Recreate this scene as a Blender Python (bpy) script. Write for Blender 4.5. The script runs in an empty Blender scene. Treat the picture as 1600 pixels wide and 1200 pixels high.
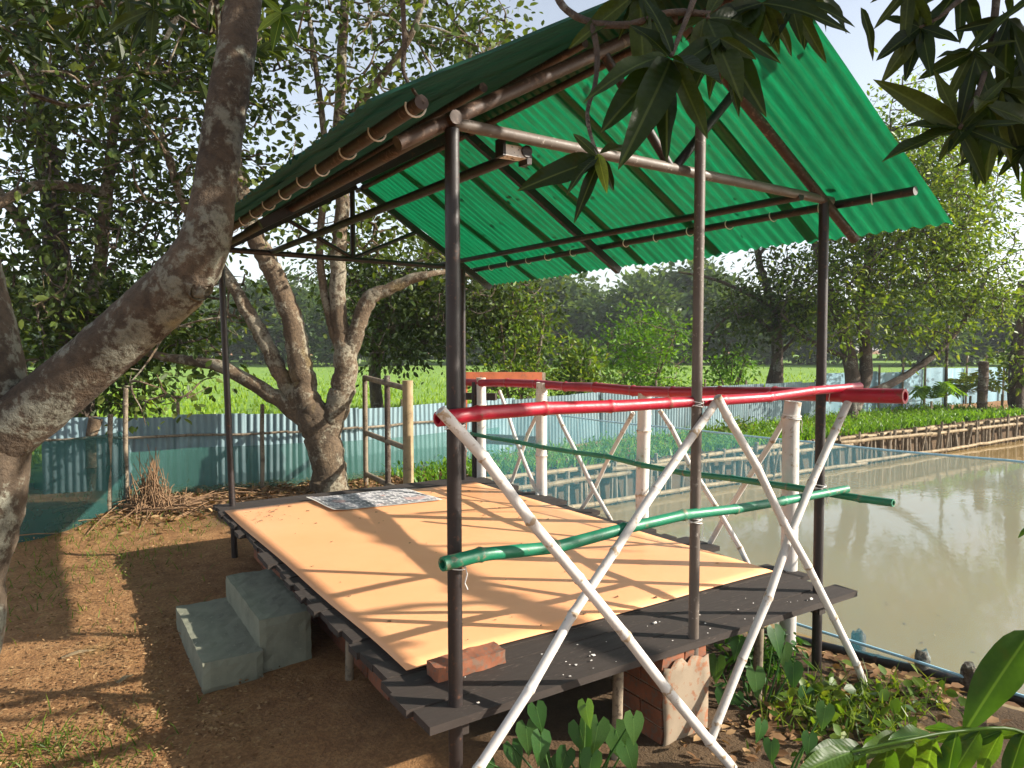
import bpy, math
import numpy as np
from mathutils import Vector, Matrix

SC = bpy.context.scene
COL = SC.collection
RAD = math.radians

# ------------------------------------------------------------------ camera
FPX = 1112.0
CAM = np.array([-1.157, -2.18, 1.68])
YAW, PIT = RAD(32.7), RAD(-3.09)
FW = np.array([math.sin(YAW)*math.cos(PIT), math.cos(YAW)*math.cos(PIT), math.sin(PIT)])
RT = np.array([math.cos(YAW), -math.sin(YAW), 0.0])
UP = np.cross(RT, FW)
cd = bpy.data.cameras.new("camera")
cam = bpy.data.objects.new("camera", cd); COL.objects.link(cam)
cam.location = CAM
cam.rotation_euler = (math.pi/2 + PIT, 0, -YAW)
cd.sensor_width = 36.0; cd.lens = FPX/1600*36; cd.clip_start = 0.05; cd.clip_end = 2000
SC.camera = cam

# ------------------------------------------------------------------ sky, sun, exposure
SUN_AZ, SUN_EL = 129.0, 26.0          # azimuth from +Y towards +X
W = bpy.data.worlds.new("World"); SC.world = W; W.use_nodes = True
nt = W.node_tree
sky = nt.nodes.new("ShaderNodeTexSky"); sky.sky_type = 'NISHITA'; sky.sun_disc = False
sky.sun_elevation = RAD(SUN_EL); sky.sun_rotation = RAD(SUN_AZ)
sky.air_density = 1.0; sky.dust_density = 1.2; sky.ozone_density = 1.0
bg = nt.nodes["Background"]; bg.inputs[1].default_value = 0.10
hs = nt.nodes.new("ShaderNodeHueSaturation"); hs.inputs['Saturation'].default_value = 0.50; hs.inputs['Value'].default_value = 1.15
nt.links.new(sky.outputs[0], hs.inputs['Color']); nt.links.new(hs.outputs[0], bg.inputs[0])   # thin high cloud: paler blue all over
sd = bpy.data.lights.new("sun", 'SUN'); sd.energy = 4.8; sd.angle = RAD(0.42); sd.color = (1.0, 0.92, 0.80)
sun = bpy.data.objects.new("sun", sd); COL.objects.link(sun)
sdir = Vector((math.sin(RAD(SUN_AZ))*math.cos(RAD(SUN_EL)), math.cos(RAD(SUN_AZ))*math.cos(RAD(SUN_EL)), math.sin(RAD(SUN_EL))))
sun.rotation_euler = sdir.to_track_quat('Z', 'Y').to_euler(); sun.location = (8, -8, 8)
SC.view_settings.view_transform = 'Standard'; SC.view_settings.look = 'None'
SC.view_settings.exposure = 1.18; SC.view_settings.gamma = 1.0
SC.cycles.max_bounces = 8; SC.cycles.transparent_max_bounces = 16
SC.cycles.use_denoising = True; SC.cycles.volume_bounces = 0; SC.cycles.volume_step_rate = 4

# ------------------------------------------------------------------ helpers
def P(px, py, d):
    """world point seen at photo pixel px,py at depth d metres"""
    return CAM + d*(FW + (px-800)/FPX*RT + (600-py)/FPX*UP)
def G(px, py, z):
    """world point seen at a photo pixel on the level z"""
    r = FW + (px-800)/FPX*RT + (600-py)/FPX*UP
    return CAM + r*((z-CAM[2])/r[2])
def proj(pts):
    v = np.asarray(pts)-CAM; d = v@FW
    return 800+FPX*(v@RT)/d, 600-FPX*(v@UP)/d, d
def LD(lat, dep, z=0.0):
    fh = np.array([math.sin(YAW), math.cos(YAW), 0]); p = CAM+lat*RT+dep*fh
    return np.array([p[0], p[1], z])
rng = np.random.default_rng(7)

class MB:
    def __init__(s): s.v = []; s.f = []; s.n = 0; s.tone = []
    def add(s, v, f, tone=None):
        v = np.asarray(v, float)
        s.v.append(v); s.f += [tuple(int(i)+s.n for i in q) for q in f]; s.n += len(v)
        if tone is not None: s.tone += [tone]*len(f)
        return s
    def box(s, c, size, rot=None, jit=0.0):
        h = np.array(size)/2
        v = np.array([[x, y, z] for x in (-1, 1) for y in (-1, 1) for z in (-1, 1)])*h
        if jit: v = v + rng.normal(0, jit, v.shape)
        if rot is not None: v = v@np.array(rot).T
        return s.add(v+np.array(c), [(0,1,3,2),(4,6,7,5),(0,4,5,1),(2,3,7,6),(0,2,6,4),(1,5,7,3)])
    def tube(s, pts, rad, sides=8, caps=True, wob=0.0):
        pts = np.asarray(pts, float); n = len(pts); rad = np.broadcast_to(np.asarray(rad, float), (n,))
        t = np.gradient(pts, axis=0); t /= np.linalg.norm(t, axis=1)[:, None]+1e-9
        ref = np.array([0, 0, 1.0]) if abs(t[0][2]) < .9 else np.array([1.0, 0, 0])
        a = np.cross(t[0], ref); a /= np.linalg.norm(a)
        V = []
        ang = np.linspace(0, 2*np.pi, sides, endpoint=False)
        for i in range(n):
            a = a - t[i]*(a@t[i]); a /= np.linalg.norm(a)+1e-9; b = np.cross(t[i], a)
            rr = rad[i]*(1+(rng.normal(0, wob, sides) if wob else 0))
            V.append(pts[i]+(np.cos(ang)*rr)[:, None]*a+(np.sin(ang)*rr)[:, None]*b)
        V = np.concatenate(V); F = []
        for i in range(n-1):
            for k in range(sides):
                k2 = (k+1) % sides
                F.append((i*sides+k, i*sides+k2, (i+1)*sides+k2, (i+1)*sides+k))
        if caps:
            F.append(tuple(range(sides-1, -1, -1))); F.append(tuple((n-1)*sides+k for k in range(sides)))
        return s.add(V, F)
    def mesh(s, name, mat=None, smooth=False):
        m = bpy.data.meshes.new(name)
        v = np.concatenate(s.v) if s.v else np.zeros((0, 3))
        m.from_pydata(v.tolist(), [], s.f); m.update()
        if s.tone:
            at = m.attributes.new("tone", 'FLOAT', 'FACE'); at.data.foreach_set("value", np.array(s.tone, np.float32))
        if mat: m.materials.append(mat)
        if smooth:
            m.polygons.foreach_set("use_smooth", [True]*len(m.polygons))
            if len(m.polygons) < 6000: m.set_sharp_from_angle(angle=RAD(48))
        return m
    def build(s, name, mat, parent=None, smooth=False): return mk(name, s.mesh(name, mat, smooth), parent)

def quadmesh(name, V, F, tone=None, mat=None, smooth=False):
    """fast mesh from numpy: V (n,3), F (m,k) all same k"""
    m = bpy.data.meshes.new(name); k = F.shape[1]
    m.vertices.add(len(V)); m.vertices.foreach_set("co", V.astype(np.float32).ravel())
    m.loops.add(F.size); m.loops.foreach_set("vertex_index", F.astype(np.int32).ravel())
    m.polygons.add(len(F)); m.polygons.foreach_set("loop_start", np.arange(0, F.size, k, dtype=np.int32))
    m.polygons.foreach_set("loop_total", np.full(len(F), k, np.int32)) if False else None
    m.update(calc_edges=True)
    if tone is not None:
        at = m.attributes.new("tone", 'FLOAT', 'FACE'); at.data.foreach_set("value", tone.astype(np.float32))
    if mat: m.materials.append(mat)
    if smooth: m.polygons.foreach_set("use_smooth", [True]*len(F))
    return m
def mk(name, data, parent=None):
    o = bpy.data.objects.new(name, data); COL.objects.link(o)
    if parent is not None: o.parent = parent
    return o
def thing(name, label, cat, group=None):
    o = mk(name, None); o.empty_display_size = .2; return tag(o, label, cat, group)
def tag(o, label=None, cat=None, group=None, kind=None):
    if label: o["label"] = label
    if cat: o["category"] = cat
    if group: o["group"] = group
    if kind: o["kind"] = kind
    return o
def spline(pts, per=6):
    """Catmull-Rom through rows (any columns)"""
    p = np.asarray(pts, float); q = np.vstack([2*p[0]-p[1], p, 2*p[-1]-p[-2]]); out = []
    for i in range(1, len(q)-2):
        for t in np.linspace(0, 1, per, endpoint=False):
            a, b, c, d = q[i-1], q[i], q[i+1], q[i+2]
            out.append(.5*((2*b)+(-a+c)*t+(2*a-5*b+4*c-d)*t*t+(-a+3*b-3*c+d)*t**3))
    out.append(p[-1]); return np.array(out)

# ------------------------------------------------------------------ materials
def mat(name): m = bpy.data.materials.new(name); m.use_nodes = True; return m, m.node_tree, m.node_tree.nodes["Principled BSDF"]
def N(t, kind, **kw):
    n = t.nodes.new(kind)
    for k, v in kw.items():
        if k in n.inputs: n.inputs[k].default_value = v
        else: setattr(n, k, v)
    return n
def coords(t, scale=(1, 1, 1), space='Object'):
    tc = N(t, "ShaderNodeTexCoord"); mp = N(t, "ShaderNodeMapping"); mp.inputs['Scale'].default_value = scale
    t.links.new(tc.outputs[space], mp.inputs[0]); return mp.outputs[0]
def noise(t, vec, scale, detail=5, rough=.6):
    n = N(t, "ShaderNodeTexNoise", Scale=scale, Detail=detail, Roughness=rough)
    if vec is not None: t.links.new(vec, n.inputs['Vector'])
    return n.outputs[0]
def ramp(t, fac, stops):
    r = N(t, "ShaderNodeValToRGB"); e = r.color_ramp.elements
    while len(e) < len(stops): e.new(.5)
    for i, (p, c) in enumerate(stops): e[i].position = p; e[i].color = (*c, 1) if len(c) == 3 else c
    t.links.new(fac, r.inputs[0]); return r.outputs[0]
def mix(t, fac, a, b, mode='MIX'):
    m = N(t, "ShaderNodeMix", data_type='RGBA', blend_type=mode)
    for s, x in ((0, fac), (6, a), (7, b)):
        if hasattr(x, 'links'): t.links.new(x, m.inputs[s])
        else: m.inputs[s].default_value = x if s == 0 else (*x, 1)
    return m.outputs[2]
def bump(t, p, h, strength=.4, dist=.01):
    b = N(t, "ShaderNodeBump", Strength=strength, Distance=dist); t.links.new(h, b.inputs['Height']); t.links.new(b.outputs[0], p.inputs['Normal'])

def m_paint(name, col, wear, rough=.35, scale=9, amount=.62, dirt=.25, vec=(1, 1, 1)):
    """painted surface with worn spots; per-object shade change"""
    m, t, p = mat(name); v = coords(t, vec)
    oi = N(t, "ShaderNodeObjectInfo")
    n1 = noise(t, v, scale); n2 = noise(t, v, scale*6, 3)
    c = mix(t, ramp(t, n1, [(.35, (0, 0, 0)), (.75, (dirt,)*3)]), col, [x*.55 for x in col])
    nd = N(t, "ShaderNodeAttribute", attribute_name="node"); wn = N(t, "ShaderNodeMath", operation='MULTIPLY_ADD'); wn.inputs[1].default_value = .16; t.links.new(nd.outputs['Fac'], wn.inputs[0]); t.links.new(mix(t, .35, n2, n1), wn.inputs[2])
    w = ramp(t, wn.outputs[0], [(amount-.03, (0, 0, 0)), (amount+.04, (1, 1, 1))])
    c = mix(t, w, c, wear)
    h = N(t, "ShaderNodeHueSaturation"); t.links.new(c, h.inputs['Color'])
    mr = N(t, "ShaderNodeMapRange"); mr.inputs[3].default_value = .86; mr.inputs[4].default_value = 1.1
    t.links.new(oi.outputs['Random'], mr.inputs[0]); t.links.new(mr.outputs[0], h.inputs['Value'])
    t.links.new(h.outputs[0], p.inputs['Base Color'])
    t.links.new(ramp(t, n1, [(.3, (rough,)*3), (.8, (min(1, rough+.3),)*3)]), p.inputs['Roughness'])
    bump(t, p, n2, .25, .004); return m
M = {}
M['red'] = m_paint('red_paint', (.40, .007, .026), (.23, .045, .03), .30, 7, .64, .5)
M['green'] = m_paint('green_paint', (.010, .20, .10), (.16, .17, .10), .32, 7, .63, .5)
M['white'] = m_paint('white_paint', (.62, .585, .54), (.34, .25, .16), .55, 6, .62, .5)
M['black_pipe'] = m_paint('dark_pipe_paint', (.018, .012, .011), (.085, .036, .02), .36, 8, .61)
M['brown_pipe'] = m_paint('brown_pipe_paint', (.058, .030, .018), (.15, .095, .065), .42, 8, .58)
M['grey_pipe'] = m_paint('grey_pipe_paint', (.125, .098, .078), (.35, .31, .27), .40, 8, .62)
M['redoxide'] = m_paint('red_oxide_timber', (.42, .10, .03), (.20, .07, .035), .6, 8, .58, .7)
M['bamboo'] = m_paint('weathered_bamboo', (.30, .22, .12), (.13, .09, .05), .7, 8, .6, .8)
M['greybamboo'] = m_paint('grey_bamboo', (.24, .19, .13), (.10, .075, .05), .75, 9, .55, .9)
M['hook'] = m_paint('hook_wire', (.8, .78, .74), (.3, .2, .12), .3, 30, .7)
M['tarred'] = m_paint('tarred_plank', (.030, .021, .016), (.095, .07, .055), .74, 4, .62, .6, (1, 6, 6))
M['brick'] = m_paint('brick_clay', (.27, .095, .045), (.15, .09, .06), .85, 9, .55, 1.0)
M['mortar'] = m_paint('cement_render', (.25, .195, .135), (.23, .10, .05), .9, 5, .52, .9)
M['concrete'] = m_paint('concrete_step', (.21, .215, .155), (.36, .34, .27), .9, 9, .66, .8)
M['lampbox'] = m_paint('chalky_metal', (.80, .76, .72), (.06, .045, .035), .5, 10, .60)
M['dry'] = m_paint('dry_twig', (.22, .13, .065), (.15, .08, .04), .8, 10, .55, .8)

def m_roof(name, cols, grime, gcol, fac):
    m, t, p = mat(name); n1 = noise(t, coords(t, (.7, 13, .7)), 2.2, 5, .65); n2 = noise(t, coords(t, (5, 22, 5)), 3, 5, .7); n3 = noise(t, coords(t), 1.1, 4)
    c = ramp(t, n1, [(.28, cols[0]), (.52, cols[1]), (.78, cols[2])])
    c = mix(t, ramp(t, n2, [(.42, (0, 0, 0)), (.72, (grime,)*3)]), c, gcol)
    c = mix(t, ramp(t, n3, [(.5, (0, 0, 0)), (.72, (grime*.7,)*3)]), c, gcol)
    d = N(t, "ShaderNodeBsdfDiffuse"); tr = N(t, "ShaderNodeBsdfTranslucent"); gl = N(t, "ShaderNodeBsdfGlossy", Roughness=.35)
    gl.inputs[0].default_value = (.9, .95, .9, 1)
    c2 = mix(t, .45, c, (.01, .05, .03))
    t.links.new(c2, d.inputs[0]); t.links.new(c, tr.inputs[0])
    s1 = N(t, "ShaderNodeMixShader", Fac=fac); t.links.new(d.outputs[0], s1.inputs[1]); t.links.new(tr.outputs[0], s1.inputs[2])
    s2 = N(t, "ShaderNodeMixShader", Fac=.03); t.links.new(s1.outputs[0], s2.inputs[1]); t.links.new(gl.outputs[0], s2.inputs[2])
    t.links.new(s2.outputs[0], t.nodes["Material Output"].inputs[0]); return m
M['roof_shaded_dirt'] = m_roof('shaded_mossy_green_fibreglass', ((.012, .055, .030), (.020, .085, .048), (.03, .11, .062)), .75, (.030, .038, .026), .25)  # left slope's lack of sun painted in as darker colour, with mottled moss
M['roof'] = m_roof('green_fibreglass', ((.002, .088, .032), (.003, .152, .056), (.005, .225, .085)), .55, (.008, .060, .022), .58)

def m_leaf(name, dark, mid, light, trans=.45, gloss=.35, obj=False):
    m, t, p = mat(name)
    if obj: f = N(t, "ShaderNodeObjectInfo").outputs['Random']
    else: f = N(t, "ShaderNodeAttribute", attribute_name="tone").outputs['Fac']
    c = ramp(t, f, [(0, dark), (.5, mid), (1, light)])
    n = noise(t, coords(t, (6, 6, 6)), 4, 2); c = mix(t, ramp(t, n, [(.35, (0, 0, 0)), (.7, (.35,)*3)]), c, dark)
    if obj:
        sx = N(t, "ShaderNodeSeparateXYZ"); t.links.new(N(t, "ShaderNodeTexCoord").outputs['Object'], sx.inputs[0])
        ab = N(t, "ShaderNodeMath", operation='ABSOLUTE'); t.links.new(sx.outputs[1], ab.inputs[0])
        rib = N(t, "ShaderNodeMapRange"); rib.inputs[1].default_value = .004; rib.inputs[2].default_value = .012; rib.inputs[3].default_value = .28; rib.inputs[4].default_value = 0; t.links.new(ab.outputs[0], rib.inputs[0])
        c = mix(t, rib.outputs[0], c, [min(1, x*2.6+.03) for x in light])
        ma = N(t, "ShaderNodeMath", operation='MULTIPLY_ADD'); ma.inputs[1].default_value = -.9; t.links.new(ab.outputs[0], ma.inputs[0]); t.links.new(sx.outputs[0], ma.inputs[2])
        mu = N(t, "ShaderNodeMath", operation='MULTIPLY'); mu.inputs[1].default_value = 95; t.links.new(ma.outputs[0], mu.inputs[0])
        sn = N(t, "ShaderNodeMath", operation='SINE'); t.links.new(mu.outputs[0], sn.inputs[0]); bump(t, p, sn.outputs[0], .07, .01)
        c = mix(t, ramp(t, noise(t, coords(t), 5, 4), [(.6, (0, 0, 0)), (.72, (.5,)*3)]), c, (dark[0]*2.5, dark[1]*1.3, dark[2]))
    t.links.new(c, p.inputs['Base Color']); p.inputs['Roughness'].default_value = gloss; p.inputs['Specular IOR Level'].default_value = .22
    tr = N(t, "ShaderNodeBsdfTranslucent"); t.links.new(mix(t, 1.0, c, (1.9, 1.75, .55), 'MULTIPLY'), tr.inputs[0])
    s = N(t, "ShaderNodeMixShader", Fac=trans); t.links.new(p.outputs[0], s.inputs[1]); t.links.new(tr.outputs[0], s.inputs[2])
    t.links.new(s.outputs[0], t.nodes["Material Output"].inputs[0]); return m
LEAFSET = dict(jack=((.022, .040, .010), (.060, .095, .020), (.15, .185, .045)), mango=((.010, .020, .005), (.022, .042, .009), (.055, .075, .016)),
               bush=((.035, .075, .010), (.090, .160, .020), (.21, .26, .040)), bank=((.05, .10, .012), (.125, .195, .025), (.25, .30, .050)),
               far=((.030, .060, .018), (.060, .105, .030), (.11, .16, .045)), fresh=((.05, .13, .010), (.09, .20, .015), (.16, .28, .03)),
               rice=((.11, .20, .018), (.17, .28, .026), (.25, .34, .045)), litter=((.10, .05, .02), (.24, .13, .06), (.42, .28, .14)),
               dull=((.022, .038, .010), (.052, .080, .020), (.11, .14, .04)), taro=((.03, .09, .02), (.05, .13, .03), (.10, .19, .05)))
for k, (a, b, c) in LEAFSET.items():
    M['leaf_'+k] = m_leaf('leaf_'+k, a, b, c, .12 if k == 'litter' else .4, .8 if k == 'litter' else .42)
    M['leafo_'+k] = m_leaf('leafo_'+k, a, b, c, .12 if k == 'litter' else .42, .8 if k == 'litter' else .38, True)

def m_bark(name, base, lich, yel, lamt=.58, lsc=3.2):
    m, t, p = mat(name); v = coords(t, (1, 1, .55)); n1 = noise(t, v, 5, 6, .65); n2 = noise(t, coords(t), lsc, 4, .6); n3 = noise(t, coords(t), 26, 5, .7); n4 = noise(t, coords(t, (1, 1, .6)), 2.1, 3)
    c = ramp(t, n1, [(.3, [x*.45 for x in base]), (.5, base), (.75, [min(1, x*1.7) for x in base])])
    ln = mix(t, .35, n2, n3)
    c = mix(t, ramp(t, ln, [(lamt-.05, (0, 0, 0)), (lamt, (.85,)*3)]), c, lich)
    c = mix(t, ramp(t, n4, [(.62, (0, 0, 0)), (.70, (.7,)*3)]), c, yel)
    c = mix(t, ramp(t, n3, [(.35, (.6,)*3), (.55, (0, 0, 0))]), c, [x*.3 for x in base])
    t.links.new(c, p.inputs['Base Color']); p.inputs['Roughness'].default_value = .9
    bump(t, p, mix(t, .6, n3, ln), 1.0, .035); return m
M['bark_near'] = m_bark('bark_lichen_near', (.080, .056, .035), (.20, .20, .155), (.25, .19, .05), .555, 6.0)
M['bark_mid'] = m_bark('bark_lichen_mid', (.115, .078, .045), (.24, .215, .155), (.21, .15, .055), .55)
M['bark_dark'] = m_bark('bark_dark', (.085, .060, .042), (.22, .21, .17), (.15, .12, .05), .60)

def m_ground():
    m, t, p = mat('earth'); v = coords(t, (1, 1, 1)); n1 = noise(t, v, .55, 4); n2 = noise(t, v, 7, 6, .7); n3 = noise(t, v, 60, 4, .7); n4 = noise(t, v, 1.6, 5, .65)
    c = ramp(t, n2, [(.25, (.19, .090, .036)), (.5, (.33, .175, .072)), (.78, (.46, .275, .125))])
    c = mix(t, ramp(t, n3, [(.42, (.5,)*3), (.6, (0, 0, 0))]), c, (.10, .05, .025))
    c = mix(t, ramp(t, n3, [(.66, (0, 0, 0)), (.74, (.6,)*3)]), c, (.48, .36, .20))
    c = mix(t, ramp(t, n4, [(.58, (0, 0, 0)), (.72, (.4,)*3)]), c, (.13, .125, .04))
    dm = N(t, "ShaderNodeAttribute", attribute_name="damp_shade"); c = mix(t, dm.outputs['Fac'], c, mix(t, n2, (.045, .030, .018), (.115, .080, .048)))
    t.links.new(c, p.inputs['Base Color']); p.inputs['Roughness'].default_value = .95; p.inputs['Specular IOR Level'].default_value = .2
    bump(t, p, mix(t, .5, n2, n3), .8, .03); return m
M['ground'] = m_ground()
def m_field():
    m, t, p = mat('rice_field'); v = coords(t); n = noise(t, v, .35, 5); n2 = noise(t, v, 5, 4)
    c = mix(t, .5, ramp(t, n, [(.3, (.105, .22, .018)), (.7, (.19, .32, .035))]), ramp(t, n2, [(.3, (.09, .19, .015)), (.7, (.21, .34, .04))]))
    t.links.new(c, p.inputs['Base Color']); p.inputs['Roughness'].default_value = .9; bump(t, p, n2, .8, .15); return m
M['field'] = m_field()
def m_water():
    m, t, p = mat('muddy_water'); v = coords(t); n = noise(t, v, .25, 3)
    t.links.new(ramp(t, n, [(.3, (.235, .160, .066)), (.7, (.285, .200, .090))]), p.inputs['Base Color'])
    p.inputs['Roughness'].default_value = .035; p.inputs['IOR'].default_value = 1.33
    bump(t, p, noise(t, coords(t, (1, 1.6, 1)), 3.0, 3), .05, .05); return m
M['water'] = m_water()
def m_mat():
    m, t, p = mat('orange_vinyl'); v = coords(t); n = noise(t, v, 1.7, 5); n2 = noise(t, v, 34, 4)
    c = ramp(t, n, [(.3, (.79, .362, .160)), (.7, (.85, .420, .200))]); c = mix(t, ramp(t, n2, [(.66, (0, 0, 0)), (.74, (.35,)*3)]), c, (.55, .30, .12))
    t.links.new(c, p.inputs['Base Color']); p.inputs['Roughness'].default_value = .42; p.inputs['Specular IOR Level'].default_value = .3
    bump(t, p, n, .25, .02); return m
M['mat'] = m_mat()
def m_tin(name, a, b, c_):
    m, t, p = mat(name); n1 = noise(t, coords(t, (1, 1, .35)), 3, 5); n2 = noise(t, coords(t, (7, 7, .5)), 2, 4); oi = N(t, "ShaderNodeObjectInfo")
    c = ramp(t, n1, [(.3, a), (.65, b)]); c = mix(t, ramp(t, n2, [(.55, (0, 0, 0)), (.75, (.7,)*3)]), c, c_)
    h = N(t, "ShaderNodeHueSaturation"); t.links.new(c, h.inputs['Color']); mr = N(t, "ShaderNodeMapRange"); mr.inputs[3].default_value = .75; mr.inputs[4].default_value = 1.15
    t.links.new(oi.outputs['Random'], mr.inputs[0]); t.links.new(mr.outputs[0], h.inputs['Value'])
    t.links.new(h.outputs[0], p.inputs['Base Color']); p.inputs['Roughness'].default_value = .45; p.inputs['Metallic'].default_value = .25; return m
M['tin'] = m_tin('galvanised_tin', (.115, .185, .21), (.20, .285, .31), (.11, .115, .10))
M['bluesheet'] = m_tin('pale_blue_sheet', (.13, .25, .31), (.20, .34, .41), (.40, .50, .50))
def m_net(name, col, alpha, fine=True):
    m, t, p = mat(name); tr = N(t, "ShaderNodeBsdfTransparent"); d = N(t, "ShaderNodeBsdfDiffuse"); tl = N(t, "ShaderNodeBsdfTranslucent")
    d.inputs[0].default_value = (*col, 1); tl.inputs[0].default_value = (*col, 1)
    a = N(t, "ShaderNodeMixShader", Fac=.45); t.links.new(d.outputs[0], a.inputs[1]); t.links.new(tl.outputs[0], a.inputs[2])
    n = noise(t, coords(t), 2.2, 3); fa = N(t, "ShaderNodeMapRange"); fa.inputs[3].default_value = alpha*.65; fa.inputs[4].default_value = alpha*1.35; t.links.new(n, fa.inputs[0])
    s = N(t, "ShaderNodeMixShader"); t.links.new(fa.outputs[0], s.inputs[0]); t.links.new(tr.outputs[0], s.inputs[1]); t.links.new(a.outputs[0], s.inputs[2])
    t.links.new(s.outputs[0], t.nodes["Material Output"].inputs[0]); return m
M['bluenet'] = m_net('blue_net', (.13, .42, .52), .22)
M['greennet'] = m_net('green_net', (.08, .22, .18), .55)
M['darknet'] = m_net('dark_green_net', (.030, .095, .085), .80)
M['bluerope'] = m_paint('blue_rope', (.34, .60, .74), (.45, .65, .75), .5)
def m_news():
    m, t, p = mat('newsprint'); v = coords(t); br = N(t, "ShaderNodeTexBrick", Scale=5.5); t.links.new(v, br.inputs[0]); br.inputs['Mortar Size'].default_value = .03
    br.inputs['Color1'].default_value = (.04, .045, .06, 1); br.inputs['Color2'].default_value = (.16, .16, .19, 1); br.inputs['Mortar'].default_value = (.62, .60, .57, 1)
    n = noise(t, v, 11, 4); c = mix(t, ramp(t, n, [(.52, (0, 0, 0)), (.58, (.9,)*3)]), br.outputs[0], (.52, .50, .50))
    c = mix(t, ramp(t, noise(t, v, 6, 3), [(.58, (0, 0, 0)), (.64, (.7,)*3)]), c, (.50, .30, .26))
    t.links.new(c, p.inputs['Base Color']); p.inputs['Roughness'].default_value = .8; return m
M['news'] = m_news()
M['paper'] = m_paint('paper_margin', (.72, .69, .63), (.5, .48, .44), .8)

# ------------------------------------------------------------------ ground, pond, field
WATER = -0.58
FENCE = [(60, 8.0), (300, 8.45), (450, 8.75), (560, 9.15), (680, 10.0), (770, 10.8), (950, 12.6), (1100, 14.1), (1290, 17.0), (1450, 19.5), (1700, 25)]
def fpt(px, d, z=0.0):
    p = P(px, 600, d); return np.array([p[0], p[1], z])
FPTS = np.array([fpt(*q) for q in FENCE])
def shore(Y): return np.where(Y < .78, 3.0+.28*(.78-np.maximum(Y, -8)), 3.0-.05*(Y-.78))
def height(X, Y):
    s1 = X-shore(Y); s2 = 5.62-Y
    g1 = np.interp(s1, [-.9, 0, .5, 1.0], [0, -.40, -.85, -1.25]); g2 = np.interp(s2, [-.05, .05], [0, -1.25])
    z = np.maximum(g1, g2)
    z = np.where(X > 46, np.maximum(z, np.interp(X, [46, 48], [-1.25, 0])), z); z = np.where(Y < -30, np.maximum(z, np.interp(Y, [-32, -30], [0, -1.25])), z)
    near = np.exp(-((X-1)**2+(Y-2)**2)/60)
    z = z+near*(.018*np.sin(2.1*X+.7)*np.sin(1.7*Y)+.010*np.sin(5.3*X+1.1*Y)*np.sin(4.7*Y-.6*X)+.006*np.sin(13*X)*np.sin(11*Y+2*X))
    return z
def graded(lo, a, b, hi, st):
    m = np.arange(a, b, st); l = [a]; r = [b]
    s = st
    while l[-1] > lo: s *= 1.22; l.append(l[-1]-s)
    s = st
    while r[-1] < hi: s *= 1.22; r.append(r[-1]+s)
    return np.array(l[:0:-1]+list(m)+r)
gx = graded(-180, -5, 9, 220, .07); gy = graded(-120, -3.5, 9, 230, .07)
GX, GY = np.meshgrid(gx, gy, indexing='ij'); GZ = height(GX, GY)
V = np.stack([GX, GY, GZ], -1).reshape(-1, 3); ny = len(gy)
ii, jj = np.meshgrid(np.arange(len(gx)-1), np.arange(ny-1), indexing='ij'); b = (ii*ny+jj).ravel()
Fq = np.stack([b, b+ny, b+ny+1, b+1], 1)
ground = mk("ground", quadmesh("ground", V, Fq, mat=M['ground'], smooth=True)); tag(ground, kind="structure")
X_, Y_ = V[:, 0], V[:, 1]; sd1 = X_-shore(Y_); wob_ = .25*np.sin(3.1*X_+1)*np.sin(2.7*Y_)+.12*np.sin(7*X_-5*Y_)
damp_shade = np.where(Y_ < 5.9, np.interp(sd1+wob_, [-3.3, -2.5], [0, .9]), 0)*np.interp(Y_, [5.7, 5.95], [1, 0])*np.interp(X_+wob_, [.0, .5], [0, 1])  # damp bank soil; its reach under the platform also paints in the shade there
at = ground.data.attributes.new("damp_shade", 'FLOAT', 'POINT'); at.data.foreach_set('value', damp_shade.astype(np.float32))
mb = MB(); mb.add([(2.2, -36, WATER), (52, -36, WATER), (52, 5.66, WATER), (2.2, 5.66, WATER)], [(0, 1, 2, 3)])
tag(mb.build("pond_water", M['water']), kind="structure")
# rice field beyond the tin fence
near = FPTS.copy(); dirn = np.array([FW[0], FW[1], 0]); dirn /= np.linalg.norm(dirn)
mb = MB(); rows = []
for k in (0.35, 6, 15, 30, 62, 110): rows.append(np.array([q+dirn*k+np.array([0, 0, .06]) for q in near]+[]))
ext = [np.vstack([r[0]-RT*60*(1), r, r[-1]+RT*70]) for r in rows]
n = len(ext[0]); VV = np.vstack(ext); FF = [(r*n+c, r*n+c+1, (r+1)*n+c+1, (r+1)*n+c) for r in range(len(ext)-1) for c in range(n-1)]
mb.add(VV, FF); tag(mb.build("rice_field", M['field']), kind="structure")

# ------------------------------------------------------------------ leaf machinery
LEAF6 = np.array([[0, 0, 0], [.30, .26, .05], [.68, .24, .04], [1, 0, -.06], [.68, -.24, .04], [.30, -.26, .05]])
def frames(d, up):
    d = d/(np.linalg.norm(d, axis=1)[:, None]+1e-9); s = np.cross(up, d); s /= np.linalg.norm(s, axis=1)[:, None]+1e-9
    return d, s, np.cross(d, s)
def leaf_arrays(pos, d, up, ln, wid=1.0):
    d, s, u = frames(d, up); n = len(pos); L = LEAF6[None]*np.array([1, wid, 1])
    V = pos[:, None]+ln[:, None, None]*(L[..., 0:1]*d[:, None]+L[..., 1:2]*s[:, None]+L[..., 2:3]*u[:, None])
    b = np.arange(n)[:, None]*6
    F = np.concatenate([b+np.array([[0, 1, 2, 3]]), b+np.array([[0, 3, 4, 5]])], 1).reshape(-1, 4)
    return V.reshape(-1, 3), F
def leaf_unit(name, m, wid=1.0):
    mb = MB(); mb.add(LEAF6*np.array([1, wid, 1]), [(0, 1, 2, 3), (0, 3, 4, 5)]); return mb.mesh(name, m)
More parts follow.
